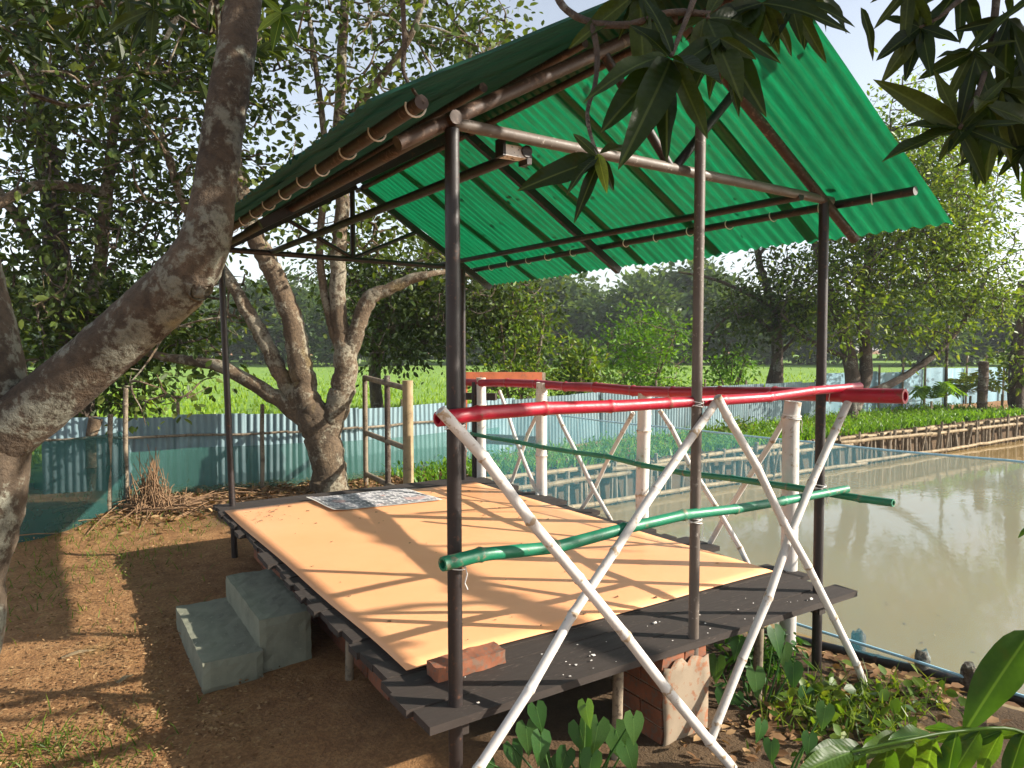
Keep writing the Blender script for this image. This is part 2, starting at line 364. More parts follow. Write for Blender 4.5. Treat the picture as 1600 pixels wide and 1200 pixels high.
def place(o, pos, d, up, sc):
    d = np.asarray(d)/np.linalg.norm(d); s = np.cross(up, d); s = s/(np.linalg.norm(s)+1e-9); u = np.cross(d, s)
    R = np.array([d, s, u]).T*sc
    o.matrix_local = Matrix(((*R[0], pos[0]), (*R[1], pos[1]), (*R[2], pos[2]), (0, 0, 0, 1)))
def foliage(root, blobs, ln, kind, skel=None, wid=1.0, droop=.35, parts=0, bark=None, rr=None, twig=.012, up_w=.8):
    """blobs: (centre, radii, clumps, leaves per clump, clump radius)"""
    r = rr or rng; pos = []; dr = []; tw = MB(); pts = list(skel) if skel is not None else []
    sk = np.array(pts) if pts else None
    for c, rad, nc, nl, cr in blobs:
        u = r.normal(size=(nc, 3)); u /= np.linalg.norm(u, axis=1)[:, None]; q = np.asarray(c)+u*np.asarray(rad)*(r.random(nc)[:, None]**.45)
        for cc in q:
            m_ = max(3, int(nl*r.uniform(.5, 1.5))); off = r.normal(size=(m_, 3))*cr*np.array([1, 1, .7])*r.uniform(.6, 1.3)
            pos.append(cc+off); dr.append(off/cr*.8+r.normal(size=(m_, 3))*.7+np.array([0, 0, -droop]))
            if sk is not None:
                j = np.argmin(np.linalg.norm(sk-cc, axis=1)+.3*np.maximum(0, sk[:, 2]-cc[2])); a = sk[j]; mid_ = (a+cc)/2+r.normal(0, .10, 3)*np.linalg.norm(cc-a)
                ps = spline([a, mid_, cc, cc+r.normal(0, cr*.6, 3)], 3); tw.tube(ps, np.linspace(twig*1.3, twig*.35, len(ps)), 4, False)
                sk = np.vstack([sk, ps[3:7]])
    pos = np.vstack(pos); dr = np.vstack(dr); n = len(pos)
    up = r.normal(size=(n, 3))*.6+np.array([0, 0, up_w]); lens = ln*r.uniform(.6, 1.25, n)
    tone = np.clip(r.normal(.45, .26, n), 0, 1)
    pick = np.zeros(n, bool)
    if parts:
        x, y, d = proj(pos); vis = (x > 0) & (x < 1600) & (y > 0) & (y < 1200) & (d > .5)
        score = np.where(vis, lens/np.maximum(d, .3), 0)*r.uniform(.6, 1, n); pick[np.argsort(-score)[:parts]] = True
        um = leaf_unit("leaf", M['leafo_'+kind], wid)
        for i in np.nonzero(pick)[0]:
            o = mk("leaf", um, root); place(o, pos[i], dr[i], up[i], lens[i])
    k = ~pick
    Vv, Ff = leaf_arrays(pos[k], dr[k], up[k], lens[k], wid)
    o = mk("crown", quadmesh("crown", Vv, Ff, np.repeat(tone[k], 2), M['leaf_'+kind]), root); o["kind"] = "stuff"
    if tw.n: o2 = tw.build("twigs", bark or M['bark_dark'], root); o2["kind"] = "stuff"
    return n
def limb(root, name, rows, m, per=6, sides=12, wob=.05, bumps=.03):
    """rows: px, py, depth, radius"""
    pts = np.array([[*P(a, b_, c), d] for a, b_, c, d in rows]); s = spline(pts, per)
    s[1:-1, :3] += rng.normal(0, bumps, (len(s)-2, 3))*s[1:-1, 3:4]*2
    mb = MB(); mb.tube(s[:, :3], s[:, 3], sides, True, wob); mb.build(name, m, root, True); return s[:, :3]

# ------------------------------------------------------------------ the pavilion
PZ = .42; WX, DY = 2.11, 3.68; RX = 1.055; RZ = 3.154; SL = .62
pav = thing("open_pavilion", "open timber platform on posts under a green corrugated gable roof with painted bamboo railings", "pavilion")
def rz(x): return RZ-(SL if x > RX else .56)*abs(x-RX)
def pipe(name, a, b_, r, m, sides=10, parent=pav, bow=0.0):
    a, b_ = np.array(a, float), np.array(b_, float); t = np.linspace(0, 1, 9)[:, None]; p = a+(b_-a)*t+np.array([0, 0, -bow])*np.sin(np.pi*t)
    mb = MB(); mb.tube(p, r, sides, True, .012); return mb.build(name, m, parent, True)
def bamboo(name, way, r, m, parent=pav, nodes=.32, hollow=True, sides=12, taper=.0, kink=.006):
    """way: waypoints; culm with swollen nodes and slightly kinked internodes"""
    w = np.array(way, float); seg = np.linalg.norm(np.diff(w, axis=0), axis=1); L = seg.sum(); cum = np.concatenate([[0], np.cumsum(seg)])
    npos = np.arange(nodes*rng.uniform(.3, .9), L-.03, nodes); ts = [0.0]; rs = [1.0]; kk = [0]
    for q in npos:
        ts += [q-.03, q-.010, q, q+.010, q+.03]; rs += [1.0, 1.05, 1.17, 1.03, .99]; kk += [0, 0, 1, 0, 0]
    ts.append(L); rs.append(1.0); kk.append(0); ts = np.array(ts); o_ = np.argsort(ts); ts = ts[o_]; rs = np.array(rs)[o_]
    p = np.stack([np.interp(ts, cum, w[:, i]) for i in range(3)], 1)
    kn = np.concatenate([[0], npos, [L]]); jit = rng.normal(0, kink, (len(kn), 3)); p += np.stack([np.interp(ts, kn, jit[:, i]) for i in range(3)], 1)
    rad = r*rs*(1-taper*ts/L)
    mb = MB(); mb.tube(p, rad, sides, not hollow)
    if hollow:
        for e, q in ((0, 1), (-1, -2)):
            d = p[q]-p[e]; d /= np.linalg.norm(d); a = p[e]; inner = MB(); inner.tube(np.array([a, a+d*.05]), [rad[e]*.62, rad[e]*.62], sides, True)
            v = inner.v[0]; nb = mb.n; ringo = range(0, sides) if e == 0 else range((len(p)-1)*sides, len(p)*sides)
            mb.add(v, [f for f in inner.f])
            oring = np.array(list(ringo)); V0 = np.concatenate(mb.v)
            for kx in range(sides):
                k2 = (kx+1) % sides
                j1 = nb+int(np.argmin(np.linalg.norm(V0[nb:nb+sides]-V0[oring[kx]], axis=1))); j2 = nb+int(np.argmin(np.linalg.norm(V0[nb:nb+sides]-V0[oring[k2]], axis=1)))
                if j1 != j2: mb.f.append((int(oring[kx]), int(oring[k2]), j2, j1))
            mb.f = [f for f in mb.f if not (len(f) == sides and min(f) == nb)]
    o = mb.build(name, m, parent, True); at = o.data.attributes.new("node", 'FLOAT', 'POINT'); vals = np.zeros(mb.n, np.float32); vals[:len(p)*sides] = np.repeat(np.clip((rs-1)/.12, 0, 1), sides); vals[:sides] = .6; vals[(len(p)-1)*sides:len(p)*sides] = .6
    at.data.foreach_set('value', vals); return o

# planks laid across, ends uneven
y = -.10; k = 0
while y < 3.78:
    w = rng.uniform(.105, .15); x0 = -.14+rng.uniform(-.02, .03); x1 = 2.24+rng.uniform(-.05, .10); z = PZ-.016+rng.uniform(-.005, .004)
    if k < 3: x0 -= .02*(3-k)*.5
    mb = MB(); nx = 5; xs = np.linspace(x0, x1, nx); vv = []
    for x in xs:
        dz = rng.normal(0, .002); e = rng.normal(0, .002, 2)
        vv += [(x, y+.003+e[0], z+.013+dz), (x, y+w-.003+e[1], z+.013+dz), (x, y+w-.003+e[1], z-.016+dz), (x, y+.003+e[0], z-.016+dz)]
    ff = [(i*4+a, i*4+(a+1) % 4, i*4+4+(a+1) % 4, i*4+4+a) for i in range(nx-1) for a in range(4)]+[(3, 2, 1, 0), tuple((nx-1)*4+a for a in range(4))]
    mb.add(vv, ff); mb.build("plank", M['tarred'], pav); y += w; k += 1
YB = y
for x in (.02, 1.06, 2.12):
    MB().box((x, (YB-.1)/2, PZ-.075), (.05, YB-.05, .085)).build("joist", M['tarred'], pav)
for (x, yy) in ((1.62, -.02), (.72, -.04), (.04, 1.2), (.06, 2.5), (2.1, 1.9), (1.1, 2.4), (2.12, 3.0)):
    pipe("support_post", (x, yy, -.12), (x+.01, yy, PZ-.035), .022, M['greybamboo'])
# roof posts
pipe("post", (.0, -.01, -.15), (-.005, -.01, 2.41), .0258, M['black_pipe'], 14)
pipe("post", (WX+.01, 0, -.3), (WX-.02, 0, 2.41), .0245, M['black_pipe'], 14)
pipe("post", (0, DY, -.15), (-.06, DY, 2.40), .024, M['black_pipe'], 14)
pipe("post", (WX-.05, DY, -.3), (WX-.05, DY, 2.41), .026, M['black_pipe'], 14)
pipe("post", (1.14, -.06, .14), (1.14, -.06, 2.62), .0225, M['grey_pipe'], 14)
# trusses
def rafter(name, x0, x1, yy, drop=.115, m='brown_pipe', w=.05):
    a = np.array([x0, yy, rz(x0)-drop]); c = np.array([x1, yy, rz(x1)-drop]); d = c-a; L = np.linalg.norm(d); d /= L; s = np.array([0, 1.0, 0]); u = np.cross(d, s)
    return MB().box((a+c)/2, (L, w*.8, w), np.array([d, s, u]).T).build(name, M[m], pav)
for yy, mm in ((0, 'brown_pipe'), (DY/2, 'black_pipe'), (DY, 'black_pipe')):
    for xa, xb in ((-.20, RX-.02), (2.36, RX+.02)):
        if yy == 0: pipe("rafter", (xa, yy, rz(xa)-.115), (xb, yy, rz(xb)-.115), .025, M[mm], 12)
        else: rafter("rafter", min(xa, xb), max(xa, xb), yy, m=mm)
pipe("tie_beam", (-.03, 0, 2.435), (WX+.04, .0, 2.405), .022, M['grey_pipe'], 12)
pipe("tie_beam", (-.06, DY, 2.42), (WX, DY, 2.40), .022, M['black_pipe'], 12)
pipe("king_post", (1.0, DY, 2.42), (1.0, DY, 3.02), .022, M['black_pipe'])
pipe("strut", (1.06, 0, 2.43), (1.42, .0, rz(1.42)-.12), .020, M['black_pipe'])
pipe("strut", (1.02, 0, 2.43), (.66, .0, rz(.66)-.12), .020, M['black_pipe'])
pipe("strut", (.98, DY, 2.43), (.45, DY, rz(.45)-.12), .018, M['black_pipe'])
pipe("strut", (1.02, DY, 2.43), (1.6, DY, rz(1.6)-.12), .018, M['black_pipe'])
pipe("top_plate", (-.01, -.05, 2.44), (-.05, DY+.1, 2.44), .024, M['brown_pipe'], 12)
pipe("cross_rail", (.33, .03, 2.395), (.33, DY+.1, 2.43), .022, M['black_pipe'])
pipe("cross_rail", (1.88, -.02, 2.395), (1.88, DY+.1, 2.43), .020, M['black_pipe'])
Y0, Y1 = -.42, 3.86
pipe("purlin", (1.10, Y0+.05, RZ-.13), (1.10, Y1-.03, RZ-.13), .019, M['brown_pipe'])
PUR = {}
for x, r_, mm, y0 in ((-.28, .021, 'brown_pipe', Y0+.07), (.16, .017, 'brown_pipe', .06), (.62, .017, 'brown_pipe', .06), (2.20, .021, 'black_pipe', Y0+.03)):
    PUR[x] = pipe("purlin", (x, y0, rz(x)-.052), (x, Y1-.05, rz(x)-.052), r_, M[mm], 12)
# corrugated sheets
LAM = .0762
def sheet(side, ya, yb, lift):
    xe = 2.49 if side > 0 else -.45
    nu = int(round((yb-ya)/LAM*8)); ys = np.linspace(ya, yb, nu+1); ts = np.linspace(0, 1, 9); V = []
    sag = rng.normal(0, .004, 9)
    for i, t in enumerate(ts):
        x = RX+(xe-RX)*t; z = rz(x)+lift+sag[i]
        V.append(np.stack([np.full_like(ys, x), ys, z+.0075*np.cos(2*np.pi*ys/LAM)+.004*np.sin(ys*3+t*2)], 1))
    V = np.vstack(V); n = len(ys); F = np.array([(r*n+c, r*n+c+1, (r+1)*n+c+1, (r+1)*n+c) for r in range(8) for c in range(n-1)])
    return mk("roof_sheet", quadmesh("roof_sheet", V, F, mat=M['roof' if side > 0 else 'roof_shaded_dirt'], smooth=True), pav)
ns = 6; wv = (Y1-Y0+5*1.2*LAM)/ns
for side in (1, -1):
    for i in range(ns):
        a = Y0+i*(wv-1.2*LAM); sheet(side, a, a+wv, .004+(.006 if i % 2 else 0)+(.001 if side > 0 else 0))
mb = MB(); n = 40; ys = np.linspace(Y0-.01, Y1+.01, n); V = []
for dx, dz in ((-.16, -.085), (-.05, .002), (0, .022), (.05, .002), (.16, -.085)): V.append(np.stack([np.full(n, RX+dx), ys, np.full(n, RZ+dz+.020)], 1))
mb.add(np.vstack(V), [(r*n+c, r*n+c+1, (r+1)*n+c+1, (r+1)*n+c) for r in range(4) for c in range(n-1)]); mb.build("ridge_cap", M['roof_shaded_dirt'], pav)
# J hooks round the purlins
hm = MB(); a = np.linspace(-.3, np.pi*1.25, 12); hm.tube(np.stack([.029*np.cos(a), np.zeros(12), -.029*np.sin(a)], 1), .0031, 5); hook = hm.mesh("roof_hook", M['hook'], True)
for x, lo in ((2.20, Y0+.22), (-.28, Y0+.11)):
    for i, yy in enumerate(np.arange(lo, Y1-.1, .30 if x > 0 else .27)):
        o = mk("roof_hook", hook, PUR[x]); o.location = (x, yy+rng.uniform(-.02, .02), rz(x)-.052); o.rotation_euler = (rng.uniform(-.2, .2), 0, rng.uniform(-.5, .5)+(0 if x > 0 else math.pi))
# railings, front
YF = -.075
fr = [P(684, 655, 2.36), P(760, 645, 2.50), P(850, 637, 2.66), P(985, 635, 2.88), P(1090, 627, 3.05), P(1200, 621, 3.28), P(1270, 610, 3.46), P(1342, 604, 3.66)]
bamboo("red_rail", fr, .0265, M['red'], nodes=.31, taper=.22, kink=.002)
bamboo("green_rail", [P(694, 881, 2.36), P(880, 845, 2.66), P(1090, 803, 3.05), P(1322, 766, 3.60)], .0245, M['green'], nodes=.33, taper=.2)
bamboo("cross_brace", [P(694, 640, 2.30), P(905, 905, 2.55), P(1143, 1202, 2.82)], .020, M['white'], nodes=.3)
bamboo("cross_brace", [P(1118, 622, 3.05), P(920, 930, 2.66), P(735, 1215, 2.36)], .018, M['white'], nodes=.3)
bamboo("cross_brace", [P(1118, 620, 3.02), P(1240, 840, 3.25), P(1357, 1076, 3.50)], .018, M['white'], nodes=.3)
bamboo("cross_brace", [P(1332, 606, 3.60), P(1230, 845, 3.30), P(1095, 1205, 2.95)], .019, M['white'], nodes=.3)
# railings, pond side
XR = 2.30
wp = []
for yy, x_, r_ in ((.31, XR, .046), (1.50, XR, .046), (2.74, XR, .047), (3.72, XR-.02, .045)):
    bamboo("rail_post", [(x_, yy, -.45), (x_, yy, 1.36+rng.uniform(-.02, .02))], r_, M['white'], nodes=.45, sides=16, kink=.003)
pipe("short_post", (2.24, DY+.1, -.2), (2.24, DY+.1, 1.33), .028, M['black_pipe'])
bamboo("red_rail", [P(1412, 619, 3.36), P(1285, 617, 3.68), P(1000, 612, 5.0), P(850, 601, 6.05), P(728, 597, 7.05)], .036, M['red'], nodes=.42, kink=.004, sides=16)
bamboo("green_rail", [P(1400, 790, 3.38), P(1285, 768, 3.66), P(1100, 743, 4.4), P(900, 707, 5.55), P(735, 678, 6.9)], .019, M['green'], nodes=.4)
for a, b_ in (((780, 612, 6.7), (842, 784, 6.0)), ((838, 645, 6.05), (792, 770, 6.7)), ((862, 628, 5.95), (952, 815, 5.3)), ((988, 645, 5.1), (905, 805, 5.75)), ((1032, 642, 4.85), (1168, 880, 4.25)), ((1228, 650, 4.05), (1100, 862, 4.6))):
    bamboo("cross_brace", [P(*a), P(*b_)], .0165, M['white'], nodes=.3)

def tie(c, r, n=3):
    mb = MB(); a = np.linspace(0, 2*np.pi*n, 14*n); mb.tube(np.array(c)+np.stack([r*np.cos(a), r*np.sin(a), .012*np.sin(a*.5+1)+np.linspace(-.012, .012, len(a))], 1), .0022, 4); e = np.array(c)+[r*.7, -r*.7, 0]
    mb.tube(np.array([e, e+[.004, -.006, -.03], e+[-.006, -.008, -.06], e+[.006, -.006, -.085]]), .0022, 4); mb.build("wire_tie", M['hook'], pav, True)
for c, r_ in (((0, -.012, 1.40), .036), ((0, -.012, .915), .036), ((1.14, -.06, 1.43), .028), ((1.14, -.06, .93), .028), ((WX, 0, 1.47), .030), ((WX, 0, .96), .030), ((XR, .31, 1.28), .050), ((XR, 1.5, 1.28), .050), ((XR, 2.74, 1.28), .050)): tie(c, r_)

# ------------------------------------------------------------------ things on and by the platform
mb = MB(); nx, nyy = 26, 36; c0 = np.array([(-.05, .30), (2.17, .31), (2.06, 3.45), (-.11, 3.50)])
V = []
for i in range(nx):
    for j in range(nyy):
        u, v = i/(nx-1), j/(nyy-1); q = (1-u)*(1-v)*c0[0]+u*(1-v)*c0[1]+u*v*c0[2]+(1-u)*v*c0[3]
        edge = .006*math.sin(9*u+3*v)*(abs(v-.5) > .48); V.append((q[0]+.004*math.sin(14*v)*(abs(u-.5) > .48), q[1]+edge, PZ+.009+.0025*math.sin(7*u+2)*math.sin(5*v)+.0015*math.sin(19*v)))
V = np.array(V); top = [(i*nyy+j, (i+1)*nyy+j, (i+1)*nyy+j+1, i*nyy+j+1) for i in range(nx-1) for j in range(nyy-1)]
mb.add(V, top); o = mb.build("floor_mat", M['mat'], None, True); md = o.modifiers.new("thick", 'SOLIDIFY'); md.thickness = .003; md.offset = -1
tag(o, "large smooth orange mat covering the platform floor", "mat")
# newspaper
nw = thing("newspaper", "open newspaper sheet lying on the far edge of the orange mat", "newspaper")
cs = [G(478, 779, .436), G(632, 763, .436), G(692, 781, .436), G(522, 799, .436)]
def sheetgrid(cs, n, m_, z, amp):
    V = []
    for i in range(n):
        for j in range(m_):
            u, v = i/(n-1), j/(m_-1); q = (1-u)*(1-v)*cs[0]+u*(1-v)*cs[1]+u*v*cs[2]+(1-u)*v*cs[3]
            V.append((q[0], q[1], z+amp*(math.sin(8*u+3*v)*math.sin(6*v)+1)*.5+(.012*max(0, .12-u)/.12)))
    return np.array(V), [(i*m_+j, (i+1)*m_+j, (i+1)*m_+j+1, i*m_+j+1) for i in range(n-1) for j in range(m_-1)]
v, f = sheetgrid(cs, 18, 10, .434, .008); mb = MB(); mb.add(v, f); mb.build("page", M['paper'], nw, True)
cc = sum(cs)/4; c2 = [cc+(q-cc)*np.array([.95, .95, 1]) for q in cs]; v, f = sheetgrid(c2, 18, 10, .4365, .008); mb = MB(); mb.add(v, f); mb.build("print", M['news'], nw, True)
# brick at the mat corner
def chunk(name, c, size, rot, m, jit, parent=None, nu=(5, 3, 3)):
    """weathered block: subdivided box with knocked edges"""
    nu = np.array(nu)
    V = {}; L = []; F = []
    def vid(p):
        if p not in V:
            q = np.array(p)/(nu-1)-.5; edge = (abs(np.abs(q)-.5) < 1e-6).sum(); q = q*(1-(.012+.022*rng.random()**2)*(edge >= 2)); V[p] = len(L); L.append(q*np.array(size)+rng.normal(0, jit, 3))
        return V[p]
    for ax in range(3):
        a, b_ = [i for i in range(3) if i != ax]
        for e in (0, nu[ax]-1):
            for i in range(nu[a]-1):
                for j in range(nu[b_]-1):
                    q = []
                    for di, dj in ((0, 0), (1, 0), (1, 1), (0, 1)):
                        p = [0, 0, 0]; p[ax] = int(e); p[a] = i+di; p[b_] = j+dj; q.append(vid(tuple(p)))
                    if (e == 0) ^ (ax == 1): q = q[::-1]
                    F.append(tuple(q))
    ca, sa = math.cos(rot), math.sin(rot); v = np.array(L)@np.array([[ca, sa, 0], [-sa, ca, 0], [0, 0, 1]])
    mb = MB(); mb.add(v, F); o = mb.build(name, m, parent); o.location = c; return o
o = chunk("loose_brick", (.165, .205, PZ+.026), (.31, .095, .056), .03, M['brick'], .0016, None, (9, 4, 3)); tag(o, "chipped reddish brick lying across the near corner of the mat", "brick")
# lamp bracket under tie beam
lb = thing("lamp_bracket", "small chalky white metal bracket hung under the front roof beam", "bracket"); lb.location = P(803, 239, 2.63)
MB().box((0, 0, 0), (.105, .05, .040), None, .002).build("bracket_body", M['lampbox'], lb); MB().box((-.058, 0, .01), (.012, .055, .065)).build("end_plate", M['black_pipe'], lb); MB().box((.05, 0, -.012), (.025, .056, .05), None, .003).build("socket", M['black_pipe'], lb)
# concrete steps
st = thing("concrete_steps", "two rough grey concrete steps against the platform's open side", "steps")
chunk("lower_step", (-.455, 1.92, .06), (.29, .92, .16), 0, M['concrete'], .0012, st, (9, 22, 6)); chunk("upper_step", (-.185, 1.94, .13), (.27, .86, .30), 0, M['concrete'], .0012, st, (9, 22, 9))
# brick pier
bp = thing("brick_pier", "short half plastered brick pier holding up the platform's front edge", "pier")
px_, py_ = 1.07, .055
MB().box((px_, py_, .11), (.245, .245, .56)).build("mortar_core", M['mortar'], bp)
zz = -.12; k = 0
bm_ = MB(); bm_.box((0, 0, 0), (.262, .126, .068), None, .0015); brick = bm_.mesh("brick", M['brick'])
while zz < .36:
    for s_ in (-1, 1):
        o = mk("brick", brick, bp)
        if k % 2: o.location = (px_, py_+s_*.067, zz)
        else: o.location = (px_+s_*.067, py_, zz); o.rotation_euler = (0, 0, math.pi/2)
        if s_ == 1 and not k % 2: pass
    zz += .078; k += 1
wl = thing("brick_plinth", "low dark brick wall set back under the platform's open side behind the steps", "wall")
MB().box((.19, 2.03, .10), (.10, 2.9, .52)).build("mortar_core", M['mortar'], wl)
zz = -.12; k = 0
while zz < .33:
    for yy in np.arange(.62+(.135 if k % 2 else 0), 3.42, .272):
        o = mk("brick", brick, wl); o.location = (.187+rng.normal(0, .003), yy+.13, zz); o.rotation_euler = (0, 0, math.pi/2+rng.normal(0, .01))
    zz += .078; k += 1
# plaster skin on the sunny face
mb = MB(); n = 9; V = []
for i in range(n):
    for j in range(n): V.append((px_-.135+.27*i/(n-1)+rng.normal(0, .003), py_-.142-rng.uniform(0, .008), -.15+.52*j/(n-1)-(.05*rng.random() if j == n-1 else 0)))
mb.add(V, [(i*n+j, (i+1)*n+j, (i+1)*n+j+1, i*n+j+1) for i in range(n-1) for j in range(n-1)])
o = mb.build("plaster", M['mortar'], bp, True); md = o.modifiers.new("thick", 'SOLIDIFY'); md.thickness = .006
# debris on the planks
mb = MB()
for i in range(46):
    x = rng.choice([.12, .6, .75, 1.2, 1.5, 1.9])+rng.normal(0, .12); yy = rng.uniform(-.08, .16); s = .0025+.004*rng.random()**2+(.008 if rng.random() < .08 else 0); mb.box((x, yy, PZ+.002), (s*1.5, s, s*.4), None, s*.15)
o = mb.build("paint_flakes", M['white']); tag(o, "white paint and lime flakes scattered on the front planks", "flakes", kind="stuff")

xy = np.column_stack([rng.uniform(0, 2.1, 60), rng.uniform(.35, 3.4, 60)]); xy = np.vstack([xy, np.column_stack([rng.normal(.1, .12, 40), rng.normal(3.2, .15, 40)])]); xy = xy[(xy[:, 0] > -.03) & (xy[:, 1] < 3.42)]
mb = MB()
for q in xy: s_ = .003+.010*rng.random()**3; mb.box((q[0], q[1], PZ+.0145), (s_*2, s_, .002), None, s_*.2)
tag(mb.build("mat_crumbs", M['dry']), "dry leaf crumbs scattered on the orange mat", "crumbs", kind="stuff")

# ------------------------------------------------------------------ fences and nets
cm = MB(); nw_ = 10; wd = nw_*LAM; ys = np.linspace(0, wd, nw_*6+1); n = len(ys); V = []
for z in (0, .3, .6, .9): V.append(np.stack([ys, .010*np.cos(2*np.pi*ys/LAM), np.full(n, z)], 1))
cm.add(np.vstack(V), [(r*n+c, r*n+c+1, (r+1)*n+c+1, (r+1)*n+c) for r in range(3) for c in range(n-1)]); tinmesh = cm.mesh("tin_panel", M['tin'], True)
def along(pts, step):
    seg = np.linalg.norm(np.diff(pts, axis=0), axis=1); cum = np.concatenate([[0], np.cumsum(seg)]); t = np.arange(0, cum[-1]-step*.5, step)
    a = np.stack([np.interp(t, cum, pts[:, i]) for i in range(3)], 1); b_ = np.stack([np.interp(t+step, cum, pts[:, i]) for i in range(3)], 1); return a, b_
tf = thing("tin_fence", "low fence of grey corrugated tin sheets along the rice field", "fence")
A, B = along(FPTS[:9], wd-.06)
for i, (a, b_) in enumerate(zip(A, B)):
    o = mk("tin_panel", tinmesh, tf); d = b_-a; o.location = (a[0], a[1], -.05+rng.uniform(-.03, .02)); o.rotation_euler = (rng.normal(0, .03), rng.normal(0, .012), math.atan2(d[1], d[0])); o.location.y += (.012 if i % 2 else 0)
    if i % 2 == 0: pipe("fence_post", (a[0]+dirn[0]*.06, a[1]+dirn[1]*.06, -.1), (a[0]+dirn[0]*.06, a[1]+dirn[1]*.06, .93+rng.uniform(-.05, .12)), .022, M['greybamboo'], 6, tf)
mb = MB()
for z in (.62,):
    ptsr = FPTS[:9]-dirn*.035+np.array([0, 0, z])
    for a, b_ in zip(ptsr[:-1], ptsr[1:]): bamboo("fence_rail", [a, b_], .016, M['greybamboo'], tf, hollow=False, sides=6)
bf = thing("blue_sheet_fence", "pale blue sheet fence behind the far bank of the pond", "fence")
A, B = along(FPTS[8:], 1.1)
for i, (a, b_) in enumerate(zip(A, B)):
    mb = MB(); n = 12; V = []
    for z in (-.05, .3, .7, 1.0+rng.uniform(-.03, .08)):
        for t in np.linspace(0, 1, n): q = a+(b_-a)*t; V.append((q[0]+dirn[0]*.03*math.sin(t*9+i), q[1]+dirn[1]*.03*math.sin(t*9+i)+(.01 if i % 2 else 0), z))
    mb.add(V, [(r*n+c, r*n+c+1, (r+1)*n+c+1, (r+1)*n+c) for r in range(3) for c in range(n-1)]); mb.build("blue_sheet", M['bluesheet'], bf, True)
    pipe("fence_post", (b_[0]-dirn[0]*.07, b_[1]-dirn[1]*.07, -.1), (b_[0]-dirn[0]*.07, b_[1]-dirn[1]*.07, 1.15+rng.uniform(0, .35)), .03, M['greybamboo'], 6, bf)
def netstrip(name, pts, z0, z1, m, label, cat, cols=40, sag=.006, parent=None):
    pts = np.array(pts, float); s = spline(pts, 8); n = len(s); V = []
    zs = np.linspace(0, 1, 6)
    for j, t in enumerate(zs):
        for i, q in enumerate(s): V.append((q[0]+.012*math.sin(i*.5+j), q[1]+.012*math.sin(i*.4-j), (z0 if np.isscalar(z0) else z0[0]+(z0[1]-z0[0])*i/(n-1))*(1-t)+t*(z1 if np.isscalar(z1) else z1[0]+(z1[1]-z1[0])*i/(n-1))-(sag*abs(math.sin(i/8*math.pi)) if j == 5 else 0)))
    root = thing(name, label, cat); mb = MB(); mb.add(V, [(r*n+c, r*n+c+1, (r+1)*n+c+1, (r+1)*n+c) for r in range(5) for c in range(n-1)]); mb.build("mesh_sheet", m, root, True)
    return root, np.array(V).reshape(6, n, 3)
# blue pond net
npts = [(2.46, 3.95, 0), (2.62, 2.8, 0), (2.80, 1.6, 0), (2.98, .6, 0), (3.20, -.4, 0), (3.46, -1.3, 0), (3.75, -2.2, 0)]
rt, VN = netstrip("blue_pond_net", npts, (-.10, -.36), (1.06, 1.05), M['bluenet'], "see through blue net fence strung along the near edge of the pond", "net")
mb = MB(); mb.tube(VN[5], .007, 6); mb.build("top_rope", M['bluerope'], rt, True); mb = MB(); mb.tube(VN[0]+np.array([-.05, 0, .075]), .009, 6); mb.build("bottom_rope", M['bluerope'], rt, True)
netstrip("green_fence_net", [fpt(200, 7.7), fpt(300, 8.1), fpt(450, 8.45), fpt(560, 8.8), fpt(690, 9.6), fpt(780, 10.3)], -.03, (.52, .5), M['greennet'], "pale green net along the foot of the tin fence", "net")
netstrip("dark_shade_net", [fpt(-60, 5.7), fpt(60, 6.2), fpt(130, 6.7), fpt(190, 7.3)], -.03, (.86, .80), M['darknet'], "dark green shade net hung by the big tree trunk", "net")
for q, h_, lab in (((165, 7.05), 1.0, "slim bamboo stake at the end of the dark shade net"), ((192, 7.4), 1.25, "thicker bamboo stake beside the heap of dry twigs"), ((407, 8.3), 1.0, "short dark wooden stake left of the forked tree trunk")):
    a = fpt(*q); o = bamboo("bamboo_stake", [a-np.array([0, 0, .1]), a+np.array([.02, 0, h_])], .024, M['greybamboo'], None, hollow=True, sides=8); tag(o, lab, "stake")
# wooden gate frame beyond the platform
gt = thing("wooden_barrier", "weathered wooden barrier with three posts and crossed rails behind the platform", "barrier")
a, b_, c_ = fpt(570, 8.5), fpt(605, 8.1), fpt(637, 7.75)
for q, r_, h_, mm in ((a, .03, 1.32, 'greybamboo'), (b_, .034, 1.34, 'bark_dark'), (c_, .058, 1.30, 'bamboo')): pipe("post", q-np.array([0, 0, .1]), q+np.array([0, 0, h_]), r_, M[mm], 12, gt)
for z in (1.26, .60, .10): pipe("rail", a+np.array([0, 0, z+.04]), c_+np.array([0, 0, z-.05]), .033, M['greybamboo'], 8, gt)
# orange timber bench frame
bn = thing("timber_bench_frame", "red oxide painted timber frame standing behind the far corner of the platform", "frame")
e0, e1, e2 = G(724, 760, .30), None, None
def bar(a, b_, w, h, name, m): 
    a, b_ = np.array(a), np.array(b_); d = b_-a; L = np.linalg.norm(d); d = d/L; ref = np.array([0, 0, 1.0]) if abs(d[2]) < .9 else np.array([1.0, 0, 0]); s = np.cross(ref, d); s /= np.linalg.norm(s); u = np.cross(d, s)
    return MB().box((a+b_)/2, (L, w, h), np.array([d, s, u]).T, .001).build(name, M[m], bn)
bar(P(724, 582, 7.25), P(720, 800, 7.35), .055, .075, "upright", 'redoxide'); bar(P(722, 590, 7.21), P(846, 590, 7.45), .05, .115, "top_rail", 'redoxide')
bar(P(846, 582, 7.5), P(846, 830, 7.6), .06, .06, "upright", 'greybamboo'); bar(P(724, 619, 7.2), P(775, 620, 7.1), .05, .07, "middle_rail", 'tarred')
